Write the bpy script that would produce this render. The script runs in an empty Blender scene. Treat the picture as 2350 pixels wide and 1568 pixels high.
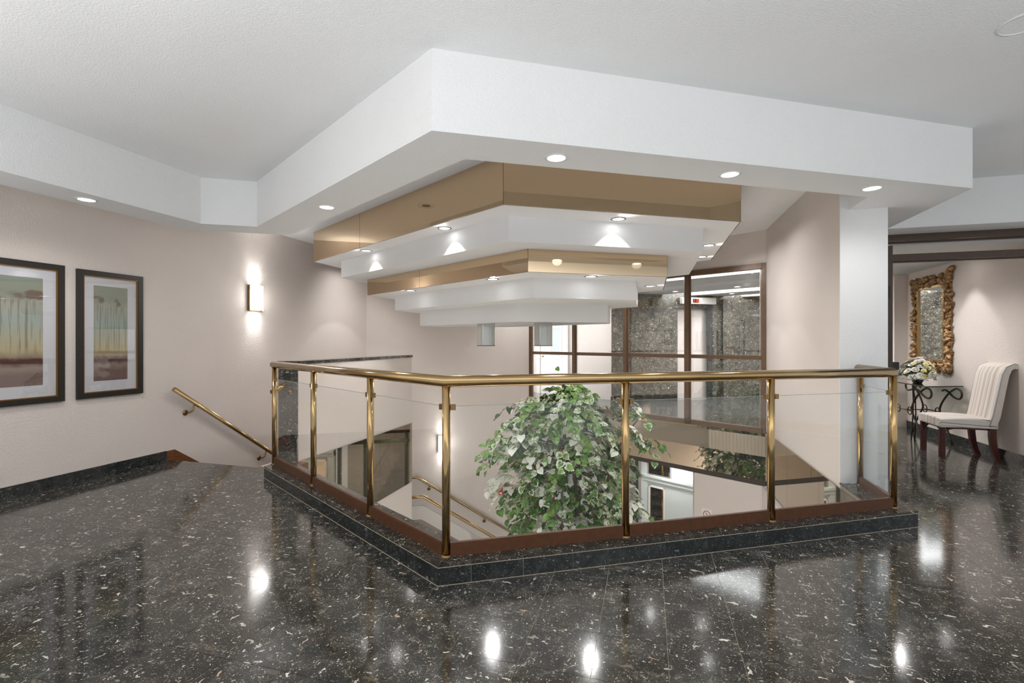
import bpy, math, random
from math import sin, cos, pi, radians, sqrt, atan2
from mathutils import Vector, Matrix

random.seed(7)
S = bpy.context.scene
COL = S.collection
# frame of the place: +y runs along the stair wall, the other walls stand 60 or 90 degrees to it
H = 1.38            # eye height
ZC = 3.02           # ceiling
ZB = 2.56           # underside of the bulkhead
ZL = -3.80          # lower lobby floor
R3 = sqrt(3) / 2

# ---------------------------------------------------------------- camera, world, light, exposure
cam_d = bpy.data.cameras.new('camera')
cam = bpy.data.objects.new('camera', cam_d)
COL.objects.link(cam)
cam.location = (0, 0, H)
cam.rotation_euler = (pi / 2, 0, radians(15.85))
cam_d.sensor_fit = 'HORIZONTAL'
cam_d.sensor_width = 36.0
cam_d.lens = 36.0 * 1100.0 / 2350.0
cam_d.shift_y = 1.5 / 2350.0
cam_d.clip_start = 0.05
S.camera = cam

W = bpy.data.worlds.new('world')
S.world = W
W.use_nodes = True
bg = W.node_tree.nodes['Background']
bg.inputs[0].default_value = (0.93, 0.96, 1.0, 1)
bg.inputs[1].default_value = 0.48

S.view_settings.view_transform = 'Standard'
S.view_settings.look = 'None'
S.view_settings.gamma = 1.0
S.view_settings.exposure = 0.65
S.view_settings.use_curve_mapping = False
S.cycles.use_denoising = True
S.cycles.max_bounces = 8
S.cycles.diffuse_bounces = 4
S.cycles.glossy_bounces = 5
S.cycles.transparent_max_bounces = 16
S.cycles.sample_clamp_indirect = 6.0
S.cycles.caustics_reflective = False
S.cycles.caustics_refractive = False


def area_light(name, loc, rot, sx, sy, power, color=(1, 1, 1)):
    d = bpy.data.lights.new(name, 'AREA')
    d.shape = 'RECTANGLE'; d.size = sx; d.size_y = sy; d.energy = power; d.color = color
    o = bpy.data.objects.new(name, d); COL.objects.link(o)
    o.location = loc; o.rotation_euler = rot
    return o


def spot_light(loc, power, size=95, blend=0.25, radius=0.03, color=(1, 0.99, 0.985), name='lamp_or_fill', rot=(0, 0, 0)):
    d = bpy.data.lights.new(name, 'SPOT')
    d.energy = power; d.spot_size = radians(size); d.spot_blend = blend
    d.shadow_soft_size = radius; d.color = color
    o = bpy.data.objects.new(name, d); COL.objects.link(o)
    o.location = loc; o.rotation_euler = rot
    return o


def point_light(loc, power, radius=0.1, color=(1, 0.98, 0.95), name='lamp_or_fill'):
    d = bpy.data.lights.new(name, 'POINT')
    d.energy = power; d.shadow_soft_size = radius; d.color = color
    o = bpy.data.objects.new(name, d); COL.objects.link(o)
    o.location = loc
    return o


# fill light for the hall; no such lamp belongs to the place
# broad upward area light behind the camera, put in to brighten the ceiling
area_light('ceiling_fill', (0.8, -0.7, 1.46), (radians(180), 0, 0), 13.0, 2.7, 178, (1, 1, 1))

# ---------------------------------------------------------------- materials
def srgb(r, g, b):
    f = lambda c: (c / 255 / 12.92) if c / 255 <= 0.04045 else ((c / 255 + 0.055) / 1.055) ** 2.4
    return (f(r), f(g), f(b), 1.0)


class NT:
    def __init__(self, name):
        self.m = bpy.data.materials.new(name); self.m.use_nodes = True
        self.t = self.m.node_tree; self.t.nodes.clear()
        self.out = self.n('ShaderNodeOutputMaterial')

    def n(self, kind, **kw):
        x = self.t.nodes.new(kind)
        for k, v in kw.items(): setattr(x, k, v)
        return x

    def l(self, a, b): self.t.links.new(a, b)

    def set(self, sock, v):
        if hasattr(v, 'is_linked') or isinstance(v, bpy.types.NodeSocket): self.l(v, sock)
        else: sock.default_value = v

    def math(self, op, a, b=0.0, c=None, clamp=False):
        x = self.n('ShaderNodeMath', operation=op); x.use_clamp = clamp
        self.set(x.inputs[0], a); self.set(x.inputs[1], b)
        if c is not None: self.set(x.inputs[2], c)
        return x.outputs[0]

    def vmath(self, op, a, b):
        x = self.n('ShaderNodeVectorMath', operation=op)
        self.set(x.inputs[0], a); self.set(x.inputs[1], b)
        return x.outputs[0]

    def mix(self, fac, a, b, blend='MIX'):
        x = self.n('ShaderNodeMix', data_type='RGBA', blend_type=blend)
        self.set(x.inputs['Factor'], fac); self.set(x.inputs['A'], a) if False else None
        self.set(x.inputs[6], a); self.set(x.inputs[7], b)
        return x.outputs[2]

    def ramp(self, fac, stops, interp='LINEAR'):
        x = self.n('ShaderNodeValToRGB'); x.color_ramp.interpolation = interp
        e = x.color_ramp.elements
        while len(e) < len(stops): e.new(0.5)
        for i, (p, c) in enumerate(stops): e[i].position = p; e[i].color = c
        self.set(x.inputs[0], fac)
        return x.outputs[0]

    def noise(self, vec, scale, detail=3, rough=0.5, dist=0.0):
        x = self.n('ShaderNodeTexNoise'); self.set(x.inputs['Vector'], vec)
        x.inputs['Scale'].default_value = scale; x.inputs['Detail'].default_value = detail
        x.inputs['Roughness'].default_value = rough; x.inputs['Distortion'].default_value = dist
        return x

    def mapping(self, vec, loc=(0, 0, 0), rot=(0, 0, 0), scale=(1, 1, 1)):
        x = self.n('ShaderNodeMapping'); self.set(x.inputs[0], vec)
        x.inputs[1].default_value = loc; x.inputs[2].default_value = rot; x.inputs[3].default_value = scale
        return x.outputs[0]

    def principled(self, color, rough=0.5, metal=0.0, bump=None, bump_s=0.2, bump_d=0.01, **kw):
        p = self.n('ShaderNodeBsdfPrincipled')
        self.set(p.inputs['Base Color'], color)
        self.set(p.inputs['Roughness'], rough)
        p.inputs['Metallic'].default_value = metal
        for k, v in kw.items(): self.set(p.inputs[k.replace('_', ' ')], v)
        if bump is not None:
            b = self.n('ShaderNodeBump'); b.inputs['Strength'].default_value = bump_s
            b.inputs['Distance'].default_value = bump_d
            self.l(bump, b.inputs['Height']); self.l(b.outputs[0], p.inputs['Normal'])
        self.l(p.outputs[0], self.out.inputs[0])
        return p


def pos(nt):
    return nt.n('ShaderNodeNewGeometry').outputs['Position']


def simple(name, color, rough=0.5, metal=0.0, **kw):
    nt = NT(name); nt.principled(color, rough, metal, **kw); return nt.m


def grained(name, color, rough=0.5, metal=0.0, scale=40, amt=0.12, bump_s=0.1, bump_d=0.002, stretch=(1, 1, 1)):
    nt = NT(name)
    v = nt.mapping(pos(nt), scale=stretch)
    f = nt.noise(v, scale, 5).outputs[0]
    d = tuple(c * (1 - amt) for c in color[:3]) + (1,)
    b = tuple(min(1, c * (1 + amt)) for c in color[:3]) + (1,)
    col = nt.ramp(f, [(0.3, d), (0.7, b)])
    nt.principled(col, rough, metal, bump=f, bump_s=bump_s, bump_d=bump_d)
    return nt.m


def stucco(name, color, strength=0.5, scale=75):
    nt = NT(name); P = pos(nt)
    a = nt.noise(P, scale, 2, 0.55, 0.6).outputs[0]
    a2 = nt.ramp(a, [(0.38, (0, 0, 0, 1)), (0.66, (1, 1, 1, 1))])
    b = nt.noise(P, 1.3, 2).outputs[0]
    dk = tuple(c * 0.965 for c in color[:3]) + (1,)
    col = nt.ramp(b, [(0.3, dk), (0.7, color)])
    nt.principled(col, 0.88, bump=a2, bump_s=strength, bump_d=0.0035)
    return nt.m


def marble(name, rough=0.085, light=1.0, tint=(1, 1, 1), chip=1.0, scale=1.0):
    nt = NT(name)
    oi = nt.n('ShaderNodeObjectInfo').outputs['Random']
    cx = nt.n('ShaderNodeCombineXYZ')
    nt.set(cx.inputs[0], nt.math('MULTIPLY', oi, 61.0)); nt.set(cx.inputs[1], nt.math('MULTIPLY', oi, 37.0))
    nt.set(cx.inputs[2], nt.math('MULTIPLY', oi, 23.0))
    P = nt.vmath('ADD', pos(nt), cx.outputs[0])
    P = nt.mapping(P, scale=(scale, scale, scale))
    nz = nt.noise(P, 9, 9, 0.72, 0.4).outputs[0]
    c = lambda r, g, b: (r * light * tint[0], g * light * tint[1], b * light * tint[2], 1)
    base = nt.ramp(nz, [(0.36, c(.006, .007, .007)), (0.48, c(.020, .021, .019)), (0.58, c(.036, .035, .032)), (0.70, c(.085, .083, .075))])
    # dark and brownish clasts
    wob = nt.noise(P, 30, 2).outputs['Color']
    wv = nt.vmath('MULTIPLY', nt.vmath('SUBTRACT', wob, (0.5, 0.5, 0.5)), (0.05, 0.05, 0.05))
    PW = nt.vmath('ADD', P, wv)
    v0 = nt.n('ShaderNodeTexVoronoi'); nt.set(v0.inputs['Vector'], nt.mapping(PW, rot=(0.3, 0.2, 0.5), scale=(9, 18, 18))); v0.inputs['Scale'].default_value = 1
    s0 = nt.n('ShaderNodeSeparateColor'); nt.l(v0.outputs['Color'], s0.inputs[0])
    m0 = nt.math('MULTIPLY', nt.math('LESS_THAN', v0.outputs['Distance'], nt.math('MULTIPLY', s0.outputs[0], 0.42)), nt.math('GREATER_THAN', s0.outputs[1], 0.45))
    clast = nt.ramp(s0.outputs[2], [(0.0, c(.004, .005, .005)), (0.35, c(.018, .013, .011)), (0.6, c(.02, .03, .026)), (0.9, c(.06, .058, .05)), (1.0, c(.10, .075, .05))])
    col = nt.mix(nt.math('MULTIPLY', m0, 0.85), base, clast)
    # fine grit
    g = nt.noise(P, 230, 2, 0.7).outputs[0]
    gm = nt.ramp(g, [(0.58, (0, 0, 0, 1)), (0.72, (1, 1, 1, 1))])
    col = nt.mix(nt.math('MULTIPLY', gm, 0.7 * chip), col, c(.16, .165, .15))
    # hair-fine pale threads
    ve = nt.n('ShaderNodeTexVoronoi', feature='DISTANCE_TO_EDGE'); nt.set(ve.inputs['Vector'], nt.mapping(PW, rot=(0.9, 0.1, 1.3), scale=(9, 24, 20))); ve.inputs['Scale'].default_value = 1
    em = nt.math('MULTIPLY', nt.math('LESS_THAN', ve.outputs['Distance'], 0.018), nt.math('GREATER_THAN', nz, 0.52))
    col = nt.mix(nt.math('MULTIPLY', em, 0.5 * chip), col, c(.22, .22, .19))
    # white shell chips at several sizes and directions
    layers = [((10, 46, 40), (0.1, 0.3, 0.35), 0.34, 0.72), ((48, 11, 44), (0.4, 0.1, 0.25), 0.34, 0.74),
              ((26, 105, 90), (0.7, 0.2, -0.6), 0.36, 0.62), ((110, 28, 90), (0.2, 0.9, 0.9), 0.36, 0.62),
              ((150, 150, 150), (0.2, 0.5, 0.1), 0.34, 0.45), ((12, 22, 20), (0.5, 0.5, 1.1), 0.28, 0.86)]
    for i, (sc, rot, thr, q) in enumerate(layers):
        v = nt.n('ShaderNodeTexVoronoi')
        nt.set(v.inputs['Vector'], nt.mapping(PW if i < 4 else P, loc=(3.1 * i, 1.7 * i, 0.4), rot=rot, scale=sc)); v.inputs['Scale'].default_value = 1
        s = nt.n('ShaderNodeSeparateColor'); nt.l(v.outputs['Color'], s.inputs[0])
        lim = nt.math('MULTIPLY', nt.math('MULTIPLY_ADD', nt.math('POWER', s.outputs[0], 2.0), 0.8, 0.2), thr)
        m = nt.math('MULTIPLY', nt.math('LESS_THAN', v.outputs['Distance'], lim), nt.math('GREATER_THAN', s.outputs[1], q))
        cc = nt.ramp(s.outputs[2], [(0.0, c(.12, .13, .11)), (0.4, c(.30, .30, .26)), (0.75, c(.62, .60, .54)), (0.93, c(.72, .70, .66)), (1.0, c(.45, .28, .14))])
        col = nt.mix(nt.math('MULTIPLY', m, nt.math('MULTIPLY_ADD', nz, 1.1 * chip, 0.25 * chip, clamp=True)), col, cc)
    rr = nt.math('MULTIPLY_ADD', nz, 0.04, rough - 0.02)
    nt.principled(col, rr, Specular_IOR_Level=0.8)
    return nt.m


def thin_glass(name, tint=(0.97, 0.985, 0.98, 1), refl=1.0, rough=0.0, base=0.045):
    nt = NT(name)
    lw = nt.n('ShaderNodeLayerWeight'); lw.inputs[0].default_value = 0.5
    p5 = nt.math('POWER', lw.outputs['Facing'], 4.6)
    fac = nt.math('MULTIPLY', nt.math('MULTIPLY_ADD', p5, 0.94, base), refl, clamp=True)
    tr = nt.n('ShaderNodeBsdfTransparent'); tr.inputs[0].default_value = tint
    gl = nt.n('ShaderNodeBsdfGlossy'); gl.inputs['Roughness'].default_value = rough
    gl.inputs[0].default_value = (1, 1, 1, 1)
    mx = nt.n('ShaderNodeMixShader'); nt.l(fac, mx.inputs[0]); nt.l(tr.outputs[0], mx.inputs[1]); nt.l(gl.outputs[0], mx.inputs[2])
    nt.l(mx.outputs[0], nt.out.inputs[0])
    return nt.m


def emitter(name, color, strength):
    nt = NT(name)
    e = nt.n('ShaderNodeEmission'); e.inputs[0].default_value = color; e.inputs[1].default_value = strength
    nt.l(e.outputs[0], nt.out.inputs[0]); return nt.m


M = {}
M['wall'] = stucco('wall_stucco', srgb(233, 222, 214), 0.5)
M['ceiling'] = stucco('ceiling_stucco', srgb(240, 241, 241), 0.4, 95)
M['smooth_white'] = stucco('fixture_plaster', srgb(236, 237, 237), 0.22, 110)
M['cream'] = stucco('smooth_cream', srgb(226, 216, 210), 0.1, 60)
M['marble'] = marble('black_marble', 0.105, 1.25, (1.04, 1.0, 0.97))
M['marble_curb'] = marble('curb_marble', 0.12, 0.8, (0.85, 1.0, 1.12), 0.55, 1.3)
M['marble_cap'] = marble('cap_marble', 0.1, 1.25, (1.05, 1.0, 0.95), 1.0, 1.2)
M['marble_wall'] = marble('lobby_marble', 0.16, 2.6, (1.08, 1.0, 0.9), 0.8, 0.95)
M['grout'] = simple('grout', srgb(196, 182, 160), 0.7)
M['pale_stone'] = grained('pale_stone', srgb(232, 226, 218), 0.5, 0, 8, 0.05, 0.02)
M['slab'] = simple('slab_concrete', srgb(150, 147, 142), 0.9)
M['brass'] = grained('polished_brass', (0.50, 0.345, 0.165, 1), 0.14, 1.0, 6, 0.08, 0.02)
M['brass_dull'] = grained('satin_brass', (0.30, 0.19, 0.085, 1), 0.26, 1.0, 12, 0.12, 0.03)
M['bronze_mirror'] = simple('bronze_mirror', (0.71, 0.55, 0.37, 1), 0.025, 1.0)
M['bronze_mirror_low'] = simple('bronze_mirror_glass', (0.52, 0.44, 0.335, 1), 0.02, 1.0)
M['seam'] = simple('dark_joint', srgb(58, 44, 30), 0.5)
M['bronze'] = grained('dark_bronze_metal', srgb(116, 92, 72), 0.38, 0.1, 20, 0.1, 0.03)
M['bronze_dark'] = grained('door_bronze_metal', srgb(78, 60, 48), 0.4, 0.1, 20, 0.1, 0.03)
M['shoe'] = grained('brown_anodized_channel', srgb(98, 62, 40), 0.35, 0.1, 30, 0.15, 0.03)
M['glass'] = thin_glass('clear_glass', (0.985, 0.992, 0.988, 1), 0.8)
M['glass_edge'] = simple('glass_edge', srgb(150, 165, 160), 0.2)
M['pane'] = thin_glass('window_glass', (0.90, 0.91, 0.91, 1), 1.3, 0.0, 0.06)
M['pic_glass'] = thin_glass('picture_glass', (0.985, 0.985, 0.985, 1), 1.0, 0.0, 0.05)
M['lens'] = emitter('lamp_lens', (1, 0.99, 0.97, 1), 9.0)
M['sconce_glass'] = emitter('sconce_glass', (1, 0.985, 0.96, 1), 5.5)
M['cove'] = emitter('cove_light', (1, 1, 1, 1), 5.0)
M['ring'] = simple('lamp_trim_white', srgb(225, 225, 222), 0.35)
M['ring_dark'] = simple('lamp_trim_grey', srgb(120, 116, 110), 0.4)
M['black_frame'] = grained('black_frame_wood', srgb(34, 30, 26), 0.4, 0, 60, 0.2, 0.05)
M['gold_line'] = simple('gold_fillet', srgb(138, 98, 44), 0.35, 0.6)
M['mat'] = simple('picture_mat', srgb(222, 221, 226), 0.8)
M['wood_brown'] = grained('stained_wood', srgb(112, 66, 32), 0.35, 0, 14, 0.3, 0.05, 0.002, (1, 1, 6))
M['mahogany'] = grained('mahogany', srgb(84, 34, 26), 0.22, 0, 18, 0.3, 0.04, 0.001, (1, 1, 0.2))
M['iron'] = grained('wrought_iron', srgb(58, 48, 38), 0.45, 0.5, 60, 0.25, 0.2)
M['mirror'] = simple('silvered_mirror', (0.86, 0.88, 0.88, 1), 0.01, 1.0)
M['gilt'] = grained('antique_gilt', (0.36, 0.215, 0.10, 1), 0.38, 0.75, 26, 0.45, 0.3, 0.004)
M['door_paint'] = simple('door_paint', srgb(206, 214, 212), 0.45)
M['white_paint'] = simple('white_paint', srgb(236, 234, 230), 0.45)
M['olive_frame'] = simple('olive_metal', srgb(66, 70, 54), 0.4, 0.4)
M['red'] = simple('red_plastic', srgb(190, 30, 34), 0.4)
M['paper'] = simple('white_paper', srgb(236, 234, 234), 0.7)
M['sign_box'] = simple('sign_housing', srgb(235, 232, 226), 0.4)
M['red_led'] = emitter('red_indicator', (1.0, 0.08, 0.04, 1), 0.9)
M['black_plastic'] = simple('black_plastic', srgb(30, 27, 26), 0.4)
M['bark'] = grained('stem_bark', srgb(112, 92, 74), 0.8, 0, 30, 0.35, 0.4, 0.004, (1, 1, 0.3))
M['twig'] = simple('twig', srgb(176, 148, 84), 0.6)
M['pot'] = simple('planter_pot', srgb(70, 60, 50), 0.5)
M['soil'] = grained('soil', srgb(52, 40, 30), 0.9, 0, 60, 0.4, 0.5)


def leaf_mat(name, c1, c2, sc=22):
    nt = NT(name); oi = nt.n('ShaderNodeObjectInfo').outputs['Random']
    f = nt.noise(pos(nt), sc, 2).outputs[0]
    f2 = nt.math('MULTIPLY_ADD', nt.math('SUBTRACT', oi, 0.5), 0.25, f)
    col = nt.ramp(f2, [(0.3, c1), (0.7, c2)])
    nt.principled(col, 0.42, Specular_IOR_Level=0.45, Transmission_Weight=0.0)
    return nt.m


def varleaf(name, g1, g2, cream, lim):
    """green leaf with irregular cream blotches; lim sets how much cream"""
    nt = NT(name); oi = nt.n('ShaderNodeObjectInfo').outputs['Random']; P = pos(nt)
    f = nt.noise(P, 26, 2).outputs[0]
    col = nt.ramp(nt.math('MULTIPLY_ADD', nt.math('SUBTRACT', oi, 0.5), 0.25, f), [(0.3, g1), (0.7, g2)])
    b = nt.noise(P, 58, 4, 0.65).outputs[0]
    big = nt.noise(P, 7, 1).outputs[0]
    v = nt.math('MULTIPLY_ADD', nt.math('SUBTRACT', big, 0.5), 0.5, b)
    m = nt.ramp(v, [(lim, (0, 0, 0, 1)), (lim + 0.06, (1, 1, 1, 1))])
    col = nt.mix(m, col, cream)
    nt.principled(col, 0.38, Specular_IOR_Level=0.5)
    return nt.m


M['leaf_green'] = varleaf('leaf_green', srgb(66, 108, 40), srgb(136, 176, 84), srgb(226, 232, 206), 0.66)
M['leaf_dark'] = varleaf('leaf_dark', srgb(42, 70, 32), srgb(88, 120, 58), srgb(206, 214, 182), 0.72)
M['leaf_mottled'] = varleaf('leaf_mottled', srgb(92, 128, 66), srgb(150, 178, 112), srgb(236, 240, 224), 0.48)
M['leaf_cream'] = varleaf('leaf_cream', srgb(150, 176, 122), srgb(196, 210, 168), srgb(244, 246, 236), 0.36)
M['petal_white'] = leaf_mat('petal_white', srgb(226, 222, 212), srgb(246, 243, 238))
M['petal_yellow'] = leaf_mat('petal_yellow', srgb(214, 200, 110), srgb(240, 232, 168))
M['petal_orange'] = leaf_mat('petal_orange', srgb(216, 150, 96), srgb(240, 196, 150))


def fabric():
    nt = NT('striped_upholstery')
    tc = nt.n('ShaderNodeTexCoord').outputs['Object']
    sp = nt.n('ShaderNodeSeparateXYZ'); nt.l(tc, sp.inputs[0])
    drop = nt.math('MULTIPLY', nt.math('SUBTRACT', 0.47, sp.outputs[2], clamp=True), nt.math('GREATER_THAN', nt.math('ABSOLUTE', sp.outputs[1]), 0.236))
    yy = nt.math('MULTIPLY_ADD', drop, nt.math('SIGN', sp.outputs[1]), sp.outputs[1])
    y = nt.math('FRACT', nt.math('MULTIPLY_ADD', yy, 1 / 0.56, 0.5))
    cr, lt, dk, nv = srgb(222, 211, 198), srgb(236, 230, 222), srgb(176, 160, 146), srgb(96, 98, 112)
    pk = srgb(216, 196, 182)
    st = [(0.0, lt), (0.055, nv), (0.067, lt), (0.10, dk), (0.112, lt), (0.19, cr), (0.245, dk), (0.258, pk), (0.30, lt), (0.375, dk), (0.388, cr),
          (0.46, lt), (0.50, pk), (0.56, dk), (0.572, lt), (0.64, cr), (0.70, dk), (0.712, lt), (0.76, pk), (0.83, lt), (0.88, dk), (0.892, lt), (0.94, nv), (0.952, lt)]
    col = nt.ramp(y, st, 'CONSTANT')
    w = nt.noise(nt.mapping(tc, scale=(1, 1, 1)), 260, 2).outputs[0]
    col = nt.mix(nt.math('MULTIPLY', w, 0.14), col, srgb(150, 140, 130))
    nt.principled(col, 0.85, bump=w, bump_s=0.25, bump_d=0.001, Sheen_Weight=0.2)
    return nt.m


M['fabric'] = fabric()


def art(name, seed, maroon=1.0):
    """A soft painting: green sky, brown round crowns, thin trunks, ochre haze, maroon ground."""
    nt = NT(name)
    g = nt.n('ShaderNodeTexCoord').outputs['Generated']
    sp = nt.n('ShaderNodeSeparateXYZ'); nt.l(g, sp.inputs[0])
    y, z = sp.outputs[1], sp.outputs[2]
    soft = nt.noise(nt.mapping(g, loc=(seed, seed, 0), scale=(1, 5, 9)), 1.0, 5, 0.6).outputs[0]
    zz = nt.math('MULTIPLY_ADD', nt.math('SUBTRACT', soft, 0.5), 0.10, z)
    col = nt.ramp(zz, [(0.0, srgb(120, 96, 92)), (0.10, srgb(122, 96, 88)), (0.17, srgb(150, 130, 118)), (0.21, srgb(92, 58, 54)), (0.235, srgb(88, 50, 50)),
                       (0.27, srgb(150, 132, 100)), (0.33, srgb(188, 172, 128)), (0.45, srgb(178, 176, 146)), (0.6, srgb(160, 176, 166)),
                       (0.78, srgb(170, 168, 150)), (0.84, srgb(146, 152, 136)), (1.0, srgb(146, 158, 144))])
    # trunks
    tv = nt.n('ShaderNodeCombineXYZ'); nt.set(tv.inputs[0], nt.math('MULTIPLY_ADD', y, 26.0, seed * 3.3)); nt.set(tv.inputs[1], nt.math('MULTIPLY', z, 1.4))
    tn = nt.noise(tv.outputs[0], 1.0, 3, 0.6).outputs[0]
    tm = nt.ramp(tn, [(0.50, (0, 0, 0, 1)), (0.58, (1, 1, 1, 1))])
    win = nt.ramp(z, [(0.27, (0, 0, 0, 1)), (0.36, (1, 1, 1, 1)), (0.76, (1, 1, 1, 1)), (0.82, (0, 0, 0, 1))])
    col = nt.mix(nt.math('MULTIPLY', nt.math('MULTIPLY', tm, win), 0.62), col, srgb(92, 86, 60))
    # crowns
    cv = nt.n('ShaderNodeCombineXYZ'); nt.set(cv.inputs[0], nt.math('MULTIPLY_ADD', y, 3.4, seed)); nt.set(cv.inputs[1], nt.math('MULTIPLY', z, 9.0))
    wob = nt.noise(cv.outputs[0], 3.2, 4, 0.6).outputs['Color']
    cvw = nt.vmath('ADD', cv.outputs[0], nt.vmath('MULTIPLY', nt.vmath('SUBTRACT', wob, (0.5, 0.5, 0.5)), (0.55, 0.55, 0)))
    vo = nt.n('ShaderNodeTexVoronoi'); nt.l(cvw, vo.inputs['Vector']); vo.inputs['Scale'].default_value = 1.0; vo.inputs['Randomness'].default_value = 0.75
    cm = nt.ramp(vo.outputs['Distance'], [(0.36, (1, 1, 1, 1)), (0.50, (0, 0, 0, 1))])
    cw = nt.ramp(z, [(0.75, (0, 0, 0, 1)), (0.775, (1, 1, 1, 1)), (0.875, (1, 1, 1, 1)), (0.90, (0, 0, 0, 1))])
    col = nt.mix(nt.math('MULTIPLY', nt.math('MULTIPLY', cm, cw), 0.92), col, srgb(108, 86, 72))
    nt.principled(col, 0.8)
    return nt.m


M['art_a'] = art('painting_print', 2.3)
M['art_b'] = art('painting_print_wide', 7.9)

# ---------------------------------------------------------------- geometry helpers
def I(l1, l2):
    """Plan point where two lines cross. Families: a,b at 60 degrees, x,y plain."""
    n = {'a': (0.5, R3), 'b': (-0.5, R3), 'x': (1, 0), 'y': (0, 1), 't': (R3, 0.5)}
    (a1, b1), c1 = n[l1[0]], l1[1]
    (a2, b2), c2 = n[l2[0]], l2[1]
    d = a1 * b2 - a2 * b1
    return ((c1 * b2 - c2 * b1) / d, (a1 * c2 - a2 * c1) / d)


def fa(p): return 0.5 * p[0] + R3 * p[1]
def fb(p): return -0.5 * p[0] + R3 * p[1]


def clip(poly, nx, ny, c):
    """Keep the side nx*x+ny*y <= c."""
    out = []
    for i in range(len(poly)):
        p, q = poly[i], poly[(i + 1) % len(poly)]
        dp, dq = nx * p[0] + ny * p[1] - c, nx * q[0] + ny * q[1] - c
        if dp <= 0: out.append(p)
        if dp * dq < 0:
            t = dp / (dp - dq); out.append((p[0] + t * (q[0] - p[0]), p[1] + t * (q[1] - p[1])))
    return out


def area(poly):
    return 0.5 * sum(poly[i][0] * poly[(i + 1) % len(poly)][1] - poly[(i + 1) % len(poly)][0] * poly[i][1] for i in range(len(poly)))


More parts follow.
